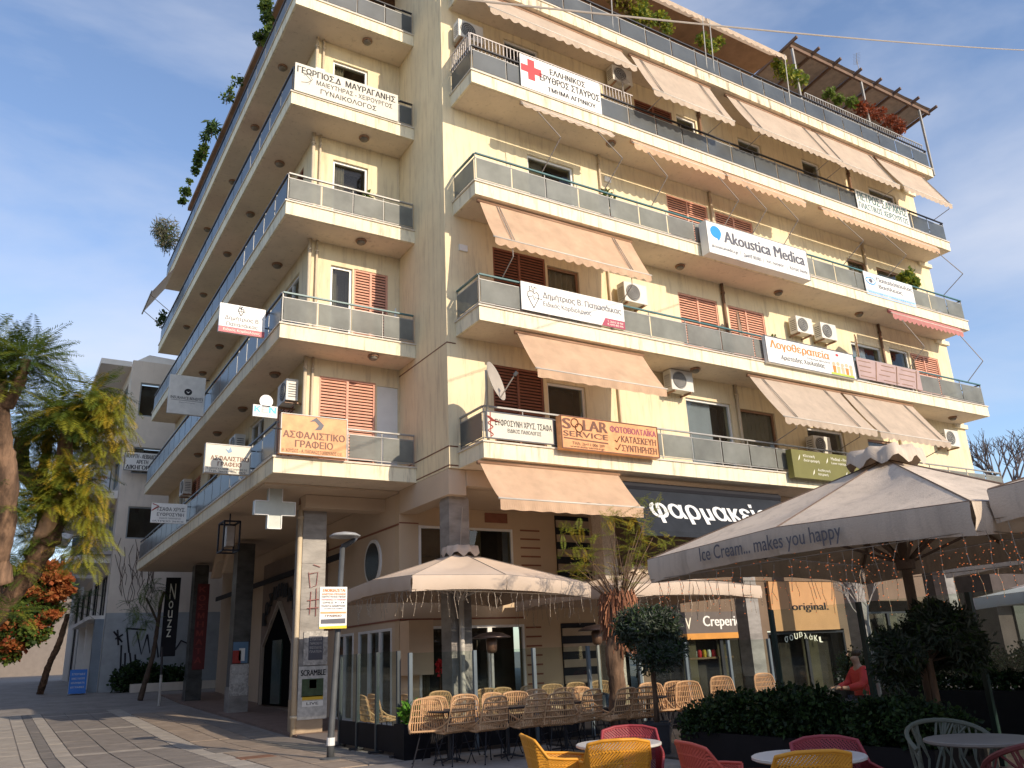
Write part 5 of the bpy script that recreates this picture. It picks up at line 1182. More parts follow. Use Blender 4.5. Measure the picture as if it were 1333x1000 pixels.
# ================================================================== POSTERS ON COLUMNS
def poster(label, pl, tl, br, face, extra=(), lines=(), ax='y'):
    a, b = PX('y', pl, *tl), PX('y', pl, *br); t = sign('poster', label, (a.x, pl, b.z), X_, Z_, b.x-a.x, a.z-b.z, .006, face, None, lines, 'poster')
    w, h = b.x-a.x, a.z-b.z
    for (x0, y0, x1, y1, m) in extra: flat(t, 'print', m, (a.x, pl, b.z), X_, Z_, V((0,-1,0)), [(x0*w,y0*h),(x1*w,y0*h),(x1*w,y1*h),(x0*w,y1*h)], .003)
    return t
paper = M('torn_paper', (.50,.49,.46), .8, .25, 9); dkgreen = M('dark_green_print', (.05,.08,.04), .6, .3, 12); yel = M('yellow_poster', (.65,.42,.04), .6, .1)
torn = M('weathered_paper', (.42,.40,.37), .9, .45, 14)
poster('torn black and white handbill stuck on the first column', 3.895, (396,822), (426,865), torn, [(.2,.15,.8,.85,grey)], [('ΣΥΝΑΥΛΙΑ', .25,.75,.72,.8,paper), ('ΠΑΡΑΣΚΕΥΗ', .25,.75,.6,.67,paper), ('ΕΙΣΟΔΟΣ', .25,.75,.48,.55,paper), ('ΠΛΑΤΕΙΑ', .25,.75,.36,.43,paper)])
poster('concert poster with red figure and yellow strip on the first column', 3.895, (389,868), (425,935), paper, [(.12,.42,.86,.76,dkgreen), (.38,.58,.62,.74,red), (.15,.36,.86,.44,yel), (.15,.24,.86,.34,wpaint)], [('SCRAMBLE', .08,.92,.82,.93,black,.03), ('LIVE', .3,.7,.27,.32,black)])
poster('blue and red poster with a white figure on the second column', 10.94, (304,836), (322,863), M('blue_poster', (.12,.22,.34), .6, .15), [(.0,0,.55,.6,M('red_poster', (.35,.04,.03), .6, .1)), (.4,.1,.8,.7,wpaint)])
poster('torn white papers below the blue poster on the second column', 10.94, (300,865), (322,905), torn, [(.1,.72,.9,.95,paper), (.1,.38,.8,.65,paper)])
g = MB(); Q2 = lambda u, v: PX('y', 3.9, u, v)
for st in ([(402,745),(404,765),(412,762),(414,745),(403,747)], [(405,770),(403,800)], [(412,766),(411,802)], [(400,782),(416,780)], [(400,792),(415,791)], [(408,735),(417,738)]): g.tube([Q2(*a) for a in st], .009, 4)
g.build('graffiti', M('red_spray', (.40,.17,.16), .8, .3), B)

# ================================================================== UMBRELLAS
umb_m = M('canvas_beige', (.60,.48,.38), .9, .06, 1.5, .2, 200, stain=(.46,.37,.30), stainpos=(.6,.9), transl=.03)
umb_g = M('canvas_grey', (.60,.50,.40), .85, .10, 1.2, .25, 60, stain=(.33,.27,.22), stainpos=(.48,.8), transl=.0)
umb_w = M('canvas_white', (.52,.51,.52), .85, .08, 1.2, .15, 60, transl=.10)
umb_pole = M('umbrella_pole', (.62,.58,.52), .45, .08); umb_dark = M('umbrella_pole_brown', (.16,.11,.08), .5, .2)
def umbrella(cx, cy, hx, hy, zc, apex, label, mat, pole, tilt=(0,0,0,0), vh=.28, text=None, midup=.09, vent=True, pr=.055):
    """square parasol; corners order: (-,-), (+,-), (+,+), (-,+) with z offsets tilt"""
    g = gz(cy); t = thing('parasol', label, 'umbrella', (cx, cy, g), 'square terrace parasols')
    cs = [V((cx-hx,cy-hy,zc+tilt[0])), V((cx+hx,cy-hy,zc+tilt[1])), V((cx+hx,cy+hy,zc+tilt[2])), V((cx-hx,cy+hy,zc+tilt[3]))]
    ap = V((cx,cy,apex)); rim = []
    for i in range(4): a, b = cs[i], cs[(i+1) % 4]; rim += [a, (a+b)/2+V((0,0,midup))]
    c = MB(); va = MB(); n = 12
    for i in range(8):
        a, b = rim[i], rim[(i+1) % 8]; o = len(c.v); idx = {}
        for j in range(n+1):
            for k in range(j+1):
                f = j/n; g_ = k/j if j else 0; p = ap.lerp(a.lerp(b, g_), f); s = math.sin(math.pi*f)*math.sin(math.pi*g_)
                p = p-V((0,0,.06*s*hx/2+(.016*math.sin(f*9+i*2+g_*5)+.011*math.sin(f*17+g_*11+i))*s)); idx[(j,k)] = len(c.v); c.v.append(tuple(p))
        for j in range(n):
            for k in range(j+1):
                c.f.append((idx[(j,k)], idx[(j+1,k)], idx[(j+1,k+1)])); c.m.append(0)
                if k < j: c.f.append((idx[(j,k)], idx[(j+1,k+1)], idx[(j,k+1)])); c.m.append(0)
        d = (b-a).normalized(); on = d.cross(V((0,0,1))).normalized(); on = on if on.dot((a+b)/2-ap) > 0 else -on; m_ = 10; o = len(va.v)
        for j in range(m_+1):
            p = a.lerp(b, j/m_); e = (j if i % 2 == 0 else m_-j)/m_      # 0 at corner
            wv = .03*math.sin(j*1.9+i*2.1); va.v += [tuple(p+on*.012), tuple(p-V((0,0,vh*.5))+on*(.02+wv*.6)), tuple(p-V((0,0,vh*(1-.10*math.sin(e*3))))+on*(-.02+wv))]
        for j in range(m_):
            for q in (0, 1): va.f.append((o+3*j+q, o+3*j+q+1, o+3*j+q+4, o+3*j+q+3)); va.m.append(0)
    c.build('canopy', mat, t, True); va.build('valance', mat, t, True)
    sm = MB()
    for i in range(8): sm.tube([ap.lerp(rim[i], f)+V((0,0,.006)) for f in (0,.25,.5,.75,1)], .007, 4); sm.tube([rim[i]+V((0,0,.004)), rim[(i+1) % 8]+V((0,0,.004))], .006, 4)
    sm.build('seam', pole if pole is umb_dark else M('seam_thread', (.25,.21,.18), .9, .1), t)
    if vent:
        vb = MB(); nn = 40; r0 = hx*.17
        for i in range(nn):
            a = 2*math.pi*i/nn; rr = r0*(1/max(abs(math.cos(a)), abs(math.sin(a))))**.6; z = ap.z-.02+.10*(.5+.5*math.sin(a*8+.6))
            vb.v += [(cx+rr*math.cos(a)*1.05, cy+rr*math.sin(a)*1.05, z-.10), (cx+rr*math.cos(a)*.98, cy+rr*math.sin(a)*.98, z+.045), (cx+rr*.35*math.cos(a), cy+rr*.35*math.sin(a), ap.z+.14)]
        for i in range(nn):
            k = (i+1) % nn
            for q in (0, 1): vb.f.append((3*i+q, 3*k+q, 3*k+q+1, 3*i+q+1)); vb.m.append(0)
        o = len(vb.v); vb.v.append((cx,cy,ap.z+.16)); [vb.f.append((3*i+2, 3*((i+1) % nn)+2, o)) or vb.m.append(0) for i in range(nn)]
        vb.build('vent_cap', mat, t, True)
    MB().tube([(cx,cy,g), (cx,cy,ap.z-.02)], pr, 12).build('pole', pole, t, True)
    MB().box(cx-.35, cy-.35, g-.06, cx+.35, cy+.35, g+.06).build('base', dark, t)
    hub = V((cx,cy,zc-.25)); MB().lathe([(pr+.01,-.06),(pr+.05,-.05),(pr+.05,.05),(pr+.01,.06)], hub, 10).build('hub', pole, t)
    for i in range(8):
        r_ = MB(); mid = ap.lerp(rim[i], .55)-V((0,0,.05)); r_.bar(hub, mid, .03, .03); r_.bar(ap-V((0,0,.06)), rim[i]-V((0,0,.03)), .025, .035); r_.build('rib', pole, t)
    if text: text(t, rim)
    return t, rim, ap
t1, rim1, ap1 = umbrella(.3, .17, 1.95, 1.85, -2.80, -2.12, 'large beige parasol in front of the marble column, nearest the street lamp', umb_m, umb_pole, (0,-.12,-.05,0))
z_u2 = -2.95
t2, rim2, ap2 = umbrella(5.0, .3, 2.1, 2.0, z_u2, -2.45, 'beige parasol behind the pollarded tree, right of the first', umb_m, umb_pole)
def icetext(t, rim):
    a, b = rim[0], rim[6]                    # street-side edge, text reads from far end to near corner
    R = (rim[0]-rim[6]).normalized(); O = rim[6]-V((0,0,.22)); txt(t, 'Ice Cream... makes you happy', O, R, Z_, .95, .045, 1.9, .20, grey, 0, V((-1,0,0)), .055)
t3, rim3, ap3 = umbrella(.9, -9.55, 2.05, 2.05, -3.2, -2.22, 'big grey parasol with ice cream slogan on its edge', umb_g, umb_dark, (0,0,0,0), text=icetext, midup=.09)
p = PX('z', -3.1, 1286, 638)
t4, rim4, ap4 = umbrella(p.x+2.0, p.y-2.0, 2.0, 2.0, -3.1, -2.4, 'grey parasol cut off by the right edge of the view', umb_g, umb_dark)
p = PX('y', -2.5, 1290, 772)
umbrella(15.5, -5.2, 2.2, 2.2, -3.35, -2.75, 'pale parasol seen low behind the dark olive crown on the right', umb_w, umb_dark, vent=True)
umbrella(21.5, -3.0, 2.3, 2.3, -2.9, -2.3, 'white parasol furthest back under the big grey one', umb_w, umb_pole)
# parasols added outside the view to shade the terrace, beside and behind the camera
umbrella(-1.2, -16.2, 2.0, 2.0, -3.1, -2.4, 'added grey shade parasol of the front row nearest the viewer', umb_g, umb_dark)
umbrella(6.8, -9.6, 2.0, 2.0, -3.1, -2.4, 'added grey shade parasol behind the big slogan parasol', umb_g, umb_dark)
umbrella(7.4, -14.6, 2.0, 2.0, -3.1, -2.4, 'added grey shade parasol at the right end of the near row', umb_g, umb_dark)

umbrella(12.4, -9.4, 2.1, 2.1, -3.1, -2.4, 'added grey shade parasol further along the near row, third from the slogan parasol', umb_g, umb_dark)
umbrella(13.2, -14.4, 2.1, 2.1, -3.1, -2.4, 'added grey shade parasol at the back corner of the near row', umb_g, umb_dark)
umbrella(17.8, -10.5, 2.1, 2.1, -3.1, -2.4, 'added grey shade parasol at the far end of the square', umb_g, umb_dark)
umbrella(2.6, -14.8, 2.0, 2.0, -3.0, -2.3, 'grey parasol right of the viewer, second of the near row', umb_g, umb_dark) if False else None
# string lights
sl_m = M('light_string', (.30,.24,.18), .5, .1); bulb = EM('warm_bulb', (1.0,.26,.08), .45); bulb0 = M('clear_bulb', (.75,.62,.48), .2, .1)
def strings(rim, sides, n, z0, label, lit, ln=(.2,.5), inner=None):
    s = MB(); b = MB()
    for (i, j) in sides:
        A, C_ = rim[i], rim[j]
        for k in range(n):
            p = A.lerp(C_, (k+.5)/n)-V((0,0,z0)); p += V((ru(-.04,.04), ru(-.04,.04), 0)); l_ = ru(*ln); q = p; pts = [p]
            for m_ in range(4): q = q-V((ru(-.025,.025), ru(-.025,.025), l_/4)); pts.append(q); b.box(q.x-.0038,q.y-.0038,q.z-.004,q.x+.0038,q.y+.0038,q.z+.004)
            s.tube(pts, .005 if not lit else .0035, 3)
        s.tube([A-V((0,0,z0)), C_-V((0,0,z0))], .005, 3)
    if inner:
        for k in range(inner[2]):
            x, y = ru(*inner[0]), ru(*inner[1]); z = inner[3]-ru(0,.35); b.box(x-.004,y-.004,z-.004,x+.004,y+.004,z+.004)
    t = thing('string_lights', label, 'string lights', rim[0]); s.build('cord', sl_m, t); b.build('bulb', bulb if lit else bulb0, t)['kind'] = 'stuff'
strings(rim1, [(0,2),(6,0)], 26, .24, 'icicle lights hanging from the edge of the beige parasol by the column', False)
strings(rim2, [(0,2),(6,0)], 24, .2, 'icicle lights hanging from the edge of the second beige parasol', False)
strings(rim3, [(0,2),(6,0),(2,4),(4,6)], 20, .24, 'warm lit icicle lights under the big grey slogan parasol', True, inner=((-.9,2.7),(-11.3,-7.8),180,-3.25))
strings(rim4, [(0,2),(6,0)], 20, .24, 'warm lit icicle lights under the cut-off parasol on the right', True)

# ================================================================== TERRACE SCREENS
clear = GLX('clear_pane', (.88,.93,.91)); scr_dark = M('screen_panel', (.012,.011,.013), .6, .25, 3, spec=.15); postm = M('screen_post', (.05,.06,.065), .4, .15)
def screen(a, b, n, label, ztop, zbase, post=postm, base=True, g0=-5.70):
    a = V(a); b = V(b); t = thing('windscreen', label, 'windscreen', a, 'glass terrace windscreens'); d = (b-a)/n
    for i in range(n+1):
        p = a+d*i; q = MB(); q.bar((p.x,p.y,g0),(p.x,p.y,ztop), .06, .06, (0,1,0)); q.build('post', post, t)
        MB().box(p.x-.14, p.y-.05, g0, p.x+.14, p.y+.05, g0+.03).build('foot', dark, t)
    for i in range(n):
        p, q = a+d*(i+.04), a+d*(i+.96)
        if base: MB().bar((p.x,p.y,(g0+.05+zbase)/2), (q.x,q.y,(g0+.05+zbase)/2), .03, zbase-g0-.06).build('base_panel', scr_dark, t)
        lo = zbase if base else g0+.1
        MB().bar((p.x,p.y,(lo+ztop)/2+.01), (q.x,q.y,(lo+ztop)/2+.01), .01, ztop-lo-.03).build('glass_pane', clear, t)
    return t
screen((-2.1,.62,0), (-2.1,-2.1,0), 3, 'side windscreen with black base and clear glass behind the street lamp', -4.08, -5.24)
screen((-2.0,-2.35,0), (6.4,-2.35,0), 7, 'long front windscreen behind the rattan chairs', -4.12, -5.2, M('screen_post_blue', (.12,.15,.17), .4, .15))
grn = M('dark_green_post', (.015,.035,.03), .4, .2)
screen((2.1,-6.4,0), (2.1,-12.6,0), 4, 'dark green framed windscreen behind the hedge', -3.75, -4.9, grn, False)
MB().box(-2.18, -2.5, -5.72, -1.72, -2.1, -5.2).build('corner_planter_box', scr_dark, bpy.data.objects['windscreen'])
p_ = V((-1.9,-2.3,-5.2)); t = thing('potted_plant', 'small bright green plant in the black corner planter box', 'plant', p_)
leaves('foliage', t, [LM('leaf_bright', (.12,.30,.03)), lg], [(-1.95,-2.3,-5.05,.2,.18,.2)], 420, .12, 51, .25, -.4, .2, [.7,.3]); MB().tube([(-1.95,-2.3,-5.2),(-1.95,-2.3,-5.0)], .015, 5).build('stem', barkd, t)

# ================================================================== TREES ON THE TERRACE
# pollarded tree trunk with fibrous head
gb = PX('z', -5.7, 806, 985); gb = V((2.2, -3.6, -5.72)); gb = PX('y', -3.4, 806, 950); gb.z = -5.72
t = thing('tree', 'pollarded tree with a shaggy reddish head and bare shoots between the beige parasols', 'tree', gb)
Q3 = lambda u, v: PX('y', -3.4, u, v)
tb = MB(); branch(tb, [gb, Q3(804,900), Q3(800,860), Q3(806,820), Q3(806,795)], [.15,.14,.15,.20,.24]); tb.build('trunk', bark, t, True)
tb = MB(); hd = Q3(806,790)
for i in range(700):
    a = ru(0, 6.28); z_ = ru(-.55,.3); r = (.33-.25*abs(z_-.05))*ru(.7,1.05); p = hd+V((math.cos(a)*r, math.sin(a)*r, z_)); tb.tube([p, p+V((math.cos(a)*ru(.02,.1), math.sin(a)*ru(.02,.1), -ru(.1,.4)))], .012, 3)
tb.build('dead_fronds', M('shaggy_bark', (.30,.13,.07), .95, .3, 10), t)
tb = MB()
for i in range(60):
    a = ru(0, 6.28); e = ru(.45, 1.5); l_ = ru(.3, 1.2); d = V((math.cos(a)*math.cos(e), math.sin(a)*math.cos(e), math.sin(e))); p = hd+V((d.x*.2, d.y*.2, .1)); q = p+d*l_*.5+V((ru(-.05,.05),ru(-.05,.05),.05)); tb.tube([p, q, p+d*l_+V((ru(-.1,.1),ru(-.1,.1),ru(0,.15)))], [.009,.007,.003], 3)
tips = [Q3(745,700), Q3(760,720), Q3(830,690), Q3(850,700), Q3(800,680), Q3(838,730), Q3(760,740), Q3(870,715), Q3(820,710), Q3(845,665), Q3(815,755), Q3(858,735)]
for q in tips: tb.tube([hd, hd.lerp(q,.5)+V((ru(-.1,.1),0,.1)), q], [.02,.014,.006], 4)
tb.build('shoots', M('twig_brown', (.13,.08,.05), .9, .2), t)
it = []
for q in tips:
    for i in range(22): it.append((q+V((ru(-.2,.2),ru(-.2,.2),ru(-.25,.2))), V((ru(-1,1),ru(-1,1),ru(-.2,1))), ru(.2,.42), .7))
fronds('crown', t, [ly, lyy, LM('leaf_lime', (.26,.30,.04))], it, 13, [.4,.2,.4])
def standard(u, v, vb, y, R_, label, n=9000, wide=1., pot=True, mats=(0,)):
    """clipped olive standard: trunk, round leafy head, pot"""
    c = PX('y', y, u, v); g = V((c.x, y, -5.72)); t = thing('olive_tree', label, 'tree', g, 'potted olive standards')
    MB().tube([g+V((0,0,.3)), (c.x+.03,y+.02,(c.z+g.z)/2), (c.x,y,c.z)], [.045,.04,.035], 8).build('trunk', bark, t, True)
    tb = MB(); bl = []
    for i in range(16):
        a = ru(0,6.28); e = ru(-.6,1.2); d = V((math.cos(a)*math.cos(e)*wide, math.sin(a)*math.cos(e)*wide, math.sin(e))); q = c+d*R_*.62; bl.append((q.x,q.y,q.z,R_*ru(.34,.52),R_*ru(.34,.52),R_*ru(.34,.5))); tb.tube([c-V((0,0,.1)), q], .01, 4)
    tb.build('branch', barkd, t); leaves('crown', t, [lol, lol2, lg2], bl, n, .085, int(u), .15, 0, .1, [.5,.3,.2])
    if pot:
        MB().lathe([(.22,0),(.27,.42),(.29,.42),(.29,.46),(.25,.46),(.24,.36)], g, 4).build('pot', dark, t)
standard(846, 838, 0, -5.2, .62, 'olive standard with a round dark crown in front of the beige parasols', 11000)
standard(1207, 848, 0, -10.0, .50, 'wide dark olive standard under the big grey parasol on the right', 20000, 1.3)
# hedge in planters
def hedge(x0, x1, y0, y1, z0, z1, label, n, seed):
    t = thing('hedge_planter', label, 'hedge', ((x0+x1)/2, (y0+y1)/2, -5.72)); MB().box(x0, y0, -5.7, x1, y1, z0+.05).build('planter', scr_dark, t)
    bl = []; nx = max(1, int((x1-x0)/.35)); ny = max(1, int((y1-y0)/.35))
    for i in range(nx):
        for j in range(ny): bl.append((x0+(i+.5)*(x1-x0)/nx, y0+(j+.5)*(y1-y0)/ny, (z0+z1)/2+ru(-.1,.12), .28, .28, (z1-z0)*.6))
    leaves('foliage', t, [lhd, lhd2, lg2], bl, n, .055, seed, .35, 0, .1, [.55,.25,.2]); return t
hedge(-.55, .25, -9.6, -7.1, -5.25, -4.84, 'dark green hedge in a low black planter along the terrace, left part', 34000, 61)
hedge(-.70, .1, -10.55, -9.65, -5.25, -4.84, 'dark green hedge in a low black planter nearest the right edge', 16000, 62)
# bare winter tree beyond the right end
t = thing('bare_tree', 'leafless tree against the sky at the right edge', 'tree', DP(1322, 840, 48)); tb = MB()
def grow(p, d, l_, r, k):
    q = p+d*l_; tb.tube([p, q], [r, r*.7], 4)
    if k == 0: return
    for i in range(3): nd = (d+V((ru(-.7,.7),ru(-.7,.7),ru(-.2,.6)))).normalized(); grow(q, nd, l_*ru(.62,.85), r*.62, k-1)
base = DP(1322, 840, 48); base.z = -4.5; tb.tube([base, DP(1326,660,48)], [.25,.16], 6); tp0 = DP(1326,660,48)
for i in range(5): grow(tp0, V((ru(-.5,.5),ru(-.5,.5),1)).normalized(), 1.5, .10, 4)
tb.build('trunk', M('winter_bark', (.13,.11,.11), .9, .2), t)
# small leafless decorative tree under the big parasol
t = thing('bare_sapling', 'small white barked leafless sapling under the big parasol', 'tree', (4.4,-8.6,-5.72)); tb = MB(); tp0 = PX('x', 4.4, 1130, 815)
tb.tube([(4.4, tp0.y, -5.7), tp0], [.04,.03], 5)
for i in range(4): grow(tp0, V((ru(-.6,.6),ru(-.6,.6),1)).normalized(), .35, .018, 3)
tb.build('trunk', M('pale_bark', (.38,.34,.30), .9, .2), t)

# ================================================================== FURNITURE
rat = M('rattan', (.55,.33,.17), .6, .2, 8)
def rattan_chair():
    t = thing('rattan_chair', 'x', 'chair', (0,0,0), 'rattan cafe chairs around the terrace edge')
    s = MB(); prof = [(.24,.47),(.10,.44),(-.08,.43),(-.17,.46),(-.21,.53),(-.24,.66),(-.27,.80),(-.285,.90)]
    def wdt(i): return [.23,.25,.255,.26,.255,.24,.22,.19][i]
    nb = 15
    for b in range(nb):
        f = -1+2*b/(nb-1); s.tube([(f*wdt(i), y+(.05*abs(f)**2 if i > 3 else 0), z-(.03*abs(f)**3 if i == 7 else 0)) for i, (y, z) in enumerate(prof)], .0085 if abs(f) < 1 else .015, 4)
    for (y, z, wd) in ((-.222,.56,.252),(-.24,.645,.245),(-.258,.73,.235),(-.275,.82,.218)):
        s.tube([(f*wd, y+.05*f*f-.012, z) for f in (-1,-.5,0,.5,1)], .011, 4)
    s.tube([(f*wdt(7), prof[7][0]+.05*f*f, prof[7][1]-.03*abs(f)**3) for f in (-1,-.7,-.35,0,.35,.7,1)], .015, 5); s.tube([(f*wdt(0), prof[0][0], prof[0][1]) for f in (-1,0,1)], .015, 5)
    for sg in (-1,1):
        s.tube([(sg*.245,-.18,.62),(sg*.27,-.08,.54),(sg*.262,.08,.49),(sg*.235,.24,.47)], .015, 5)
        for k in range(5):
            f = k/4; a = V((sg*.27,-.08,.54)).lerp(V((sg*.24,.2,.475)), f); s.tube([a, (sg*.25, -.1+.28*f, .44)], .008, 4)
    s.build('basket', rat, t)
    for sx in (-1,1):
        for sy in (-1,1): MB().tube([(sx*.10,sy*.10,.43),(sx*.21,sy*.20,.02),(sx*.225,sy*.215,0)], [.008,.008,.014], 5).build('leg', black, t)
    MB().tube([(-.16,-.15,.22),(.16,.15,.22)], .006, 4).build('cross_brace', black, t)
    return t
rc = rattan_chair(); chairs = []
def rt(u, v, y, rz): p = PX('y', y, u, v); chairs.append((p.x, y, rz))
pos = []
Yf = -3.75
for i, u in enumerate((546,)): pos.append((u, -3.7, 1.2))
# (px, y, rotation): front chairs with backs to the viewer, then those facing the viewer
R0 = 0.0; PI = math.pi
fl_ = [(556,-3.45,2.7),(591,-3.7,PI*.07),(634,-3.9,.15),(690,-4.0,.1),(722,-4.1,-.1),(760,-3.9,.2),(806,-4.2,.1),(833,-4.3,-.1),
       (574,-3.05,PI),(610,-3.1,2.9),(654,-3.2,3.3),(672,-3.3,2.6),(708,-3.1,3.1),(745,-3.25,2.9),(772,-3.3,3.3),(857,-3.6,2.8),(886,-3.7,2.5),(905,-3.9,2.7),
       (545,-1.2,-1.6),(487,-.2,-1.6),(500,-.1,-1.5),(640,-1.3,2.9),(665,-1.35,3.2),(700,-1.4,3.1),(725,-1.3,2.8),(580,-1.1,3.1),(760,-1.2,3),(790,-1.2,2.8),(950,-2.9,2.7),(1010,-2.9,2.9)]
desc = ['leftmost of the near row beside the black corner planter', 'second of the near row, back to the viewer', 'third of the near row beside the black planter wall', 'fourth of the near row, under the parasol pole', 'fifth of the near row, left of the yellow armchair back', 'sixth of the near row, above the white round table', 'seventh of the near row, left of the pollarded trunk', 'last of the near row, right of the pollarded trunk',
        'facing the viewer behind the green corner plant', 'facing the viewer, second from the street end', 'facing the viewer left of the white parasol pole', 'turned aside, right of the white parasol pole', 'facing the viewer before the slanted window frame', 'facing the viewer before the grooved wall', 'facing the viewer before the striped panel', 'facing the viewer just left of the olive trunk', 'facing the viewer just right of the olive trunk', 'at the left end of the hedge',
        'inside the windscreen by the folding doors, nearest', 'leaning by the glass, left of the pair seen through the side screen', 'right one of the pair seen through the side screen', 'inside the screen below the patio heater', 'inside the screen right of the patio heater', 'inside the screen before the slanted window', 'inside the screen before the grooved wall', 'inside the screen below the red balloon', 'inside the screen before the striped panel', 'inside the screen behind the tree trunk', 'behind the hedge, left one', 'behind the hedge, right one']
for i, ((u, y, rz), dsc) in enumerate(zip(fl_, desc)):
    p = PX('z', -5.0, u, 935 if y < -2.5 else 915); p = PX('y', y, u, 940); loc = (p.x, y, -5.70)
    if i == 0: rc.location = loc; rc.rotation_euler = (0,0,rz); rc['label'] = 'rattan chair '+dsc
    else: dup(rc, loc, rz, 'rattan chair '+dsc)
def cafe_table(x, y, label, r=.33, zt=.72, mat=dark, top=dark, name='cafe_table', group=None):
    t = thing(name, label, 'table', (x,y,-5.7), group); c = (x,y,-5.7)
    MB().lathe([(r-.02,zt-.03),(r,zt-.02),(r,zt-.005),(r-.01,zt)], c, 28).build('table_top', top, t); MB().tube([(x,y,-5.68),(x,y,-5.7+zt-.03)], .03, 8).build('pedestal', mat, t)
    for i in range(4): a = i*PI/2+.6; MB().tube([(x,y,-5.66),(x+.25*math.cos(a),y+.25*math.sin(a),-5.69)], .015, 5).build('foot', mat, t)
for u, y, l_ in ((585,-3.35,'dark cafe table among the leftmost rattan chairs'),(660,-3.6,'dark cafe table left of the parasol pole'),(735,-3.6,'dark cafe table before the grooved wall'),(845,-3.95,'dark cafe table beside the olive standard'),(640,-.9,'dark cafe table inside the windscreen')):
    p = PX('y', y, u, 930); cafe_table(p.x, y, l_, group='dark cafe tables')
# plastic armchairs with slotted shells
def armchair(mat, label, group):
    t = thing('plastic_armchair', label, 'chair', (0,0,0), group)
    # plan path from right arm front round the back to left arm front; faces +y
    plan = [(.235,.25),(.245,.12),(.25,-.04),(.245,-.16),(.225,-.235),(.12,-.26),(0,-.265),(-.12,-.26),(-.225,-.235),(-.245,-.16),(-.25,-.04),(-.245,.12),(-.235,.25)]
    topz = [.625,.64,.65,.665,.80,.825,.83,.825,.80,.665,.65,.64,.625]
    NU, NV = 168, 50; mb = MB()
    def S(a, b):
        f = a/NU*(len(plan)-1); i = min(int(f), len(plan)-2); g = f-i; x = plan[i][0]*(1-g)+plan[i+1][0]*g; y = plan[i][1]*(1-g)+plan[i+1][1]*g; zt = topz[i]*(1-g)+topz[i+1]*g
        h = b/NV; z = .40+(zt-.40)*h; back = max(0, 1-abs(a/NU-.5)*4); k = .90+.15*h
        return (x*k, y*k-.07*h*back, z)
    for j in range(NV+1):
        for i in range(NU+1): mb.v.append(S(i, j))
    for j in range(NV):
        for i in range(NU):
            if 1 < j < NV-2 and 2 < i < NU-3 and (i+j) % 3 == 0 and j % 10 != 0: continue
            mb.f.append((j*(NU+1)+i, j*(NU+1)+i+1, (j+1)*(NU+1)+i+1, (j+1)*(NU+1)+i)); mb.m.append(0)
    o = mb.build('back_shell', mat, t, True); md = o.modifiers.new('thick', 'SOLIDIFY'); md.thickness = .012; md.offset = 0
    s = MB(); s.prism([(-.20,-.23),(.20,-.23),(.225,.25),(-.225,.25)], (0,0,.40), (1,0,0), (0,1,0), (0,0,.025)); s.build('seat', mat, t)
    rm = MB(); rm.tube([S(i, NV) for i in range(0, NU+1, 2)], .013, 6); rm.tube([(plan[0][0]*.9,.225,.41), S(0,NV)], .013, 6); rm.tube([(plan[-1][0]*.9,.225,.41), S(NU,NV)], .013, 6); rm.build('rim', mat, t, True)
    for sx in (-1,1):
        for sy in (-1,1): MB().tube([(sx*.19,sy*.19,.41),(sx*.215,sy*.225,0)], [.028,.018], 8).build('leg', mat, t, True)
    return t
yel_m = M('yellow_plastic', (.70,.31,.03), .5, .10, 6, spec=.35, stain=(.50,.26,.06), stainpos=(.6,.85)); red_m = M('red_plastic', (.60,.10,.07), .5, .10, 6); wine_m = M('wine_plastic', (.30,.04,.05), .5, .05)
def place(t, px, z, rz): p = PX('z', z, *px); t.location = (p.x, p.y, -5.72); t.rotation_euler = (0,0,rz)
yc = armchair(yel_m, 'yellow plastic armchair seen side on, left of the white table', 'yellow plastic armchairs')
def seat_at(u, v, rz, h=.83):
    p = PX('z', -5.72+h, u, v); q = Matrix.Rotation(rz, 3, 'Z') @ V((0,-.33,0)); return (p.x-q.x, p.y-q.y, -5.72)
yc.location = seat_at(680,957,-1.95); yc.rotation_euler = (0,0,-1.95)
y2 = dup(yc, seat_at(806,963,-.50), -.50, 'yellow plastic armchair in the middle, back to the viewer'); y3 = dup(yc, seat_at(1062,978,-.52), -.52, 'yellow plastic armchair at the right, back to the viewer')
rc2 = armchair(red_m, 'coral red plastic armchair seen side on, between the two white tables', 'red plastic armchairs'); rc2.location = seat_at(888,966,-1.85); rc2.rotation_euler = (0,0,-1.85)
wc = armchair(wine_m, 'dark wine plastic armchair facing the viewer behind the left white table', 'wine plastic armchairs'); wc.location = seat_at(818,945,2.5); wc.rotation_euler = (0,0,2.5)
w2 = dup(wc, seat_at(1068,959,2.6), 2.6, 'wine red plastic armchair behind the right white table')
wt = M('white_laminate', (.60,.58,.55), .35, .05)
cafe_table(*PX('z', -4.98, 805, 967)[:2], 'round white table between the yellow and wine armchairs on the left', .36, .72, alu, wt, 'round_table', 'round white tables'); cafe_table(*PX('z', -4.98, 1052, 983)[:2], 'round white table by the hedge on the right', .38, .72, alu, wt, 'round_table', 'round white tables')
MB().box(.5, -13.6, -5.75, 24, -2.45, -5.69).build('shade_sheet', M('shade_sheet_tone', (.075,.06,.05), .8, .25, 4), kind='structure')  # dark sheet added over the ground, standing in for deep shade
hedge(5.0, 5.6, -12.5, -5.0, -5.1, -4.45, 'added dark hedge hiding lit ground behind the red jacket, beyond the green posts', 30000, 63)  # added backdrop, keeps the bright ground and wall behind out of sight
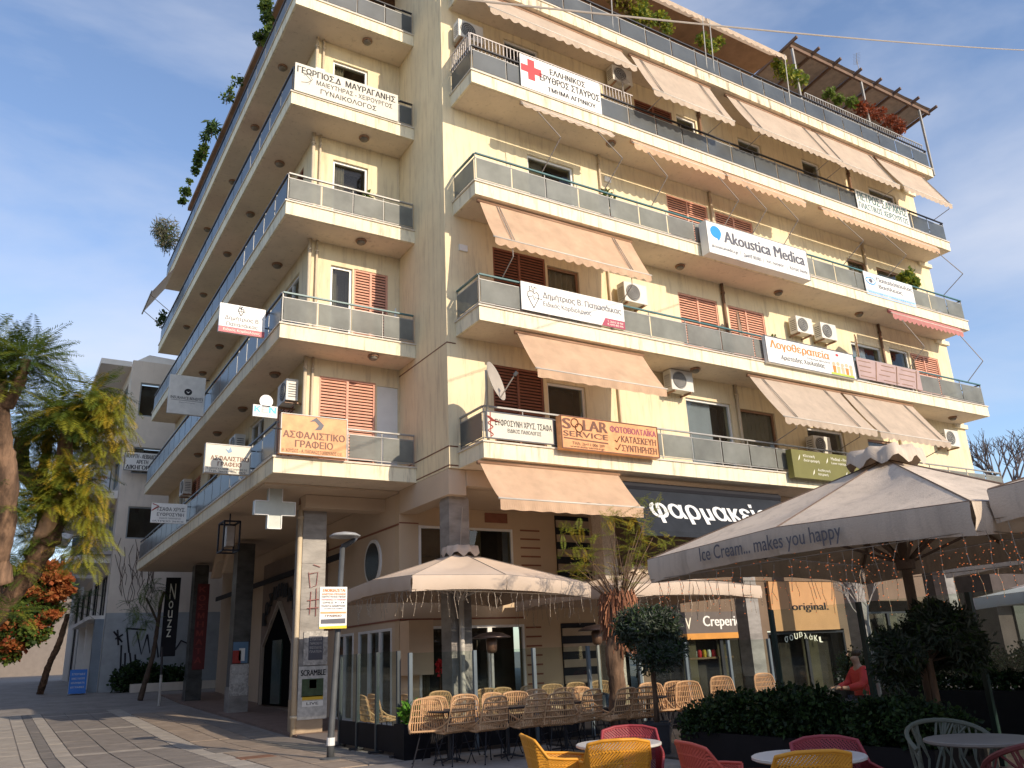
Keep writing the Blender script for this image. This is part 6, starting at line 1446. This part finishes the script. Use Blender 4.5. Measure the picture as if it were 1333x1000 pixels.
# shaded chairs with branching cut-outs on the right
def cutchair(mat, label, loc, rz):
    t = thing('lattice_armchair', label, 'chair', (0,0,0)); s = MB(); rs = random.Random(int(abs(loc[0])*100))
    plan = lambda f: (.31*math.sin(f*1.9), -.27*math.cos(f*1.9)+.0)
    def S(f, h): x, y = plan(f); zt = .82-.18*abs(f)**2; return (x*(.92+.1*h), y*(.92+.1*h), .42+(zt-.42)*h)
    s.tube([S(-1+i/8,1) for i in range(17)], .018, 6); s.tube([S(-1+i/8,0) for i in range(17)], .018, 6)
    for k in range(18):
        f = -.95+k*.11; g = f
        pts = [S(f,0)]
        for h in (.3,.6,1.0): g = max(-1, min(1, g+rs.uniform(-.12,.12))); pts.append(S(g,h))
        s.tube(pts, .011, 4); j = rs.choice((1,2)); s.tube([pts[j], S(max(-1,min(1,g+rs.uniform(-.2,.2))),1)], .009, 4)
    s.build('lattice_back', mat, t); MB().prism(ell(0,0,.27,.26,16), (0,0,.41), (1,0,0), (0,1,0), (0,0,.025)).build('seat', mat, t)
    for sx in (-1,1):
        for sy in (-1,1): MB().tube([(sx*.2,sy*.2,.41),(sx*.25,sy*.25,0)], [.022,.016], 6).build('leg', mat, t)
    t.location = loc; t.rotation_euler = (0,0,rz)
cutchair(M('maroon_plastic', (.14,.03,.03), .6, .1), 'dark red lattice armchair at the lower right corner', (-2.05,-12.15,-5.72), -.45)
cutchair(M('shaded_sage_plastic', (.13,.14,.11), .6, .1), 'pale sage lattice armchair behind the shaded table', (-1.35,-11.15,-5.72), 2.5)  # sage colour darkened to stand for deeper shade
cutchair(M('grey_plastic', (.12,.12,.115), .6, .1), 'grey lattice armchair beside the hedge in the shade', (.3,-11.4,-5.72), 2.2)
cafe_table(-1.72, -11.62, 'pale round table in the shade at the lower right', .38, .74, dark, M('shaded_laminate', (.22,.20,.18), .5, .15), 'round_table')  # white table top, its colour darkened to imitate shade
# patio heaters
def heater(x, y, label, h=2.15):
    t = thing('patio_heater', label, 'heater', (x,y,-5.7), 'patio heaters'); c = (x,y,-5.7)
    MB().lathe([(.23,0),(.24,.05),(.22,.65),(.05,.70)], c, 16).build('gas_housing', dark, t, True); MB().tube([(x,y,-5.1),(x,y,-5.7+h-.35)], .035, 8).build('pole', alu, t)
    MB().lathe([(.07,h-.36),(.10,h-.32),(.11,h-.12),(.06,h-.06)], c, 14).build('burner', M('burner_steel', (.20,.12,.08), .4, .2, metal=.5), t, True)
    MB().lathe([(.38,h-.09),(.36,h-.06),(.22,h),(.03,h+.03)], c, 24).build('reflector', M('reflector', (.07,.05,.045), .35, .2, metal=.5), t, True)
p = PX('y', -.9, 640, 840); heater(p.x, -.9, 'patio heater with a dark dome under the first beige parasol', -p.z*-1+5.7+.22)
p = PX('y', -1.3, 776, 815); heater(p.x, -1.3, 'patio heater left of the pollarded tree before the striped panel', 5.7+p.z+.0)
# shops at the right: fascia signs and shelves
a, b = PX('y', YC-.10, 886, 820), PX('y', YC-.10, 961, 795)
sign('shop_sign', 'grey creperie fascia sign with white letters and an orange lower edge', (a.x-.2, YC-.12, a.z-.15), X_, Z_, b.x-a.x+.2, .62, .06, M('fascia_grey', (.12,.10,.09), .5, .1), None, [('V', .15,.24,.25,.75,pale), ('Creperie', .42,1.0,.22,.82,white,.02)],
     decor=lambda t, O, R, U, n, w, h: flat(t, 'orange_edge', M('amber_board', (.55,.25,.05), .5, .1), O, R, U, n, [(0,-.12),(w,-.12),(w,.04),(0,.04)]))
a, b = PX('y', YC-.12, 1008, 822), PX('y', YC-.12, 1085, 768)
sign('shop_sign', 'tan shop fascia with small black word on it', (a.x, YC-.14, a.z), X_, Z_, b.x-a.x, b.z-a.z+.25, .08, M('tan_fascia', (.50,.28,.13), .6, .08), None, [('original.', .30,.86,.36,.56,black,.02)])
a = PX('y', YC-.05, 1022, 838); t = thing('window_script', 'white handwriting on the dark shop glass under the tan fascia', 'lettering', a)
for i, ch in enumerate('σουβλάκι'): txt(t, ch, (a.x+i*.22, YC-.06, a.z+.15-.03*abs(i-3)**1.2), X_, Z_, 0, 0, .15, .17, pale, 0, V((0,-1,0)), .004)
sh = thing('display_shelf', 'lit shelf with small jars behind the creperie glass', 'shelf', (9.6, YC+.3, -5.2)); MB().box(8.9, YC+.2, -4.55, 10.6, YC+.5, -4.5).build('shelf_board', woodf, sh)
for i in range(7): MB().lathe([(.05,0),(.06,.06),(.06,.16),(.04,.2)], (9.2+i*.18, YC+.3, -4.5), 8).build('jar', [wpaint, red, yel][i % 3], sh)
# red balloons/flowers seen in the cafe window
p = PX('y', YC-.15, 573, 868); t = thing('red_flowers', 'small bunch of red flowers standing by the cafe window', 'flowers', (p.x, p.y, -5.66)); leaves('petals', t, red, [(p.x,p.y,p.z,.09,.06,.16)], 90, .07, 70, .5); MB().tube([(p.x,p.y,-5.66),(p.x,p.y,p.z)], .02, 5).build('stem', barkd, t)
# far side: low row of shops behind the terrace on the right
RB = thing('low_shop_row', 'low dark shop row beyond the terrace on the right', 'building', (34, 2, -5.7)); rbm = M('far_plaster', (.07,.055,.05), .9, .2)
MB().box(25, 3, -5.7, 90, 14, -.6).build('wall', rbm, RB)
for i in range(8): o = MB(); o.box(26+i*4, 2.9, -5.6, 29+i*4, 2.99, -3.2); o.build('window', dgl, RB)
MB().box(25, 1.6, -2.9, 62, 3, -2.75).build('canopy', umb_w, RB)

def block(x0, x1, y0, y1, h, label, col, face):
    t = thing('town_building', label, 'building', ((x0+x1)/2, (y0+y1)/2, -5.7)); m_ = M(label.split()[0]+'_town_plaster', col, .85, .1)
    MB().box(x0, y0, -5.9, x1, y1, h).build('wall', m_, t)
    for f in range(int((h+5.5)/3.1)):
        z = -5.2+f*3.1
        if face == 'y':
            for i in range(int((x1-x0)/4)): MB().box(x0+1+i*4, y1, z, x0+3+i*4, y1+.06, z+1.9).build('window', dgl, t)
            if f: MB().box(x0+.5, y1, z-.45, x1-.5, y1+1.2, z-.25).build('balcony', m_, t)
        else:
            for i in range(int((y1-y0)/4)): MB().box(x1, y0+1+i*4, z, x1+.06, y0+3+i*4, z+1.9).build('window', dgl, t)
            if f: MB().box(x1, y0+.5, z-.45, x1+1.2, y1-.5, z-.25).build('balcony', m_, t)
block(-48, -22, -74, -62, 8, 'ochre apartment block on the far side of the square, left one', (.30,.22,.14), 'y')
block(-20, 8, -76, -62, 10, 'grey apartment block on the far side of the square, middle one', (.22,.20,.19), 'y')
block(10, 44, -74, -62, 7, 'brown apartment block on the far side of the square, right one', (.24,.17,.12), 'y')
block(-60, -44, -52, -20, 8, 'sand apartment block along the left side of the square', (.32,.25,.18), 'x')
block(48, 96, -66, -54, 9, 'red apartment block beyond the right corner of the square', (.22,.13,.10), 'y')
block(-32, -14.5, 2, 70, 7, 'pale apartment row on the left side of the street', (.26,.23,.20), 'x')
block(-14, 3, 66, 76, 4, 'dim building closing the far end of the street', (.20,.17,.15), 'y')
block(-50, -36, -14, 1, 9, 'stone apartment block along the left side street', (.28,.24,.20), 'x')
# ================================================================== PEOPLE
def person(name_label, loc, rz, jacket, sc=1., seated=True, hood=True):
    t = thing('person', name_label, 'person', (0,0,0))
    J = dict(pel=(0,0,.52), ch=(0,.02,.80), sh=(0,.0,.98), nk=(0,.03,1.10), hd=(0,.06,1.24))
    def skin(nm, verts, edges, rad, mat, sub=2):
        me = bpy.data.meshes.new(nm); me.from_pydata(verts, edges, []); o = bpy.data.objects.new(nm, me); COL.objects.link(o); o.parent = t
        sk = o.modifiers.new('skin', 'SKIN'); 
        for i, r in enumerate(rad): me.skin_vertices[0].data[i].radius = (r, r) if not isinstance(r, tuple) else r
        me.skin_vertices[0].data[0].use_root = True; s2 = o.modifiers.new('sub', 'SUBSURF'); s2.levels = s2.render_levels = sub; me.materials.append(mat); return o
    # body (one continuous figure): pelvis, spine, neck, head, legs bent on the seat, arms to the table
    v = [(0,0,.50),(0,-.02,.70),(0,0,.92),(0,.02,1.06),(0,.04,1.14),(0,.07,1.23),
         (.17,.0,.98),(.22,.10,.78),(.14,.34,.74),(.10,.42,.75),(-.17,.0,.98),(-.22,.10,.78),(-.14,.34,.74),(-.10,.42,.75),
         (.10,.05,.49),(.13,.44,.48),(.13,.46,.10),(.13,.56,.04),(-.10,.05,.49),(-.13,.44,.48),(-.13,.46,.10),(-.13,.56,.04)]
    e = [(0,1),(1,2),(2,3),(3,4),(4,5),(2,6),(6,7),(7,8),(8,9),(2,10),(10,11),(11,12),(12,13),(0,14),(14,15),(15,16),(16,17),(0,18),(18,19),(19,20),(20,21)]
    rad = [(.16,.12),(.15,.11),(.17,.11),.06,.055,(.085,.10),.07,.05,.038,.03,.07,.05,.038,.03,.09,.065,.045,.04,.09,.065,.045,.04]
    for a, dd in ((6,.08),(7,.05)): pass
    skn = M('skin', (.45,.26,.18), .6, .1); body = skin('body', v, e, rad, skn)
    jv = v[:4]+v[6:9]+v[10:13]; je = [(0,1),(1,2),(2,3),(2,4),(4,5),(5,6),(2,7),(7,8),(8,9)]; jr = [(.19,.15),(.18,.14),(.20,.14),.09,.095,.075,.055,.095,.075,.055]
    skin('jacket', jv, je, jr, jacket)
    lv = [v[0],v[14],v[15],v[16],v[18],v[19],v[20]]; skin('trousers', lv, [(0,1),(1,2),(2,3),(0,4),(4,5),(5,6)], [(.18,.14),.11,.085,.06,.11,.085,.06], M('dark_cloth', (.03,.035,.06), .8, .1))
    if hood: skin('hood', [(0,0,1.06),(0,.01,1.18),(0,.02,1.30)], [(0,1),(1,2)], [.10,.125,.10], jacket)
    else: skin('hair', [(0,.0,1.20),(0,.02,1.33)], [(0,1)], [.10,.09], M('dark_hair', (.03,.02,.015), .6, .2))
    f = MB()
    for sx in (-1,1): f.lathe([(.012,0),(.012,.006)], (sx*.032,.165,1.275), 6, ax='y')
    f.build('eye', black, t); MB().tube([(0,.15,1.27),(0,.18,1.235),(0,.16,1.225)], [.008,.016,.01], 6).build('nose', skn, t)
    for sx in (-1,1):
        for k in range(4): MB().tube([(sx*.10+sx*(.012-.016*k)*1,.44,.755),(sx*.095+sx*(.012-.016*k),.49,.755),(sx*.09+sx*(.01-.016*k),.515,.735)], [.009,.008,.006], 5).build('finger', skn, body)
        MB().tube([(sx*.08,.43,.76),(sx*.055,.465,.77)], [.010,.008], 5).build('thumb', skn, body)
    t.location = loc; t.rotation_euler = (0,0,rz); t.scale = (sc,sc,sc); return t
pj = PX('x', 4.2, 1118, 868); person('seated person in a bright red jacket leaning forward behind the hedge', (4.2, pj.y, -5.70), 1.2, M('red_jacket', (.60,.03,.03), .6, .06), hood=False)
seat = thing('cafe_stool', 'dark stool under the person in the red jacket', 'stool', (4.2, pj.y, -5.70)); MB().lathe([(.20,.0),(.20,.36),(.21,.40)], (4.2,pj.y,-5.70), 12).build('seat', dark, seat)

flush_text()
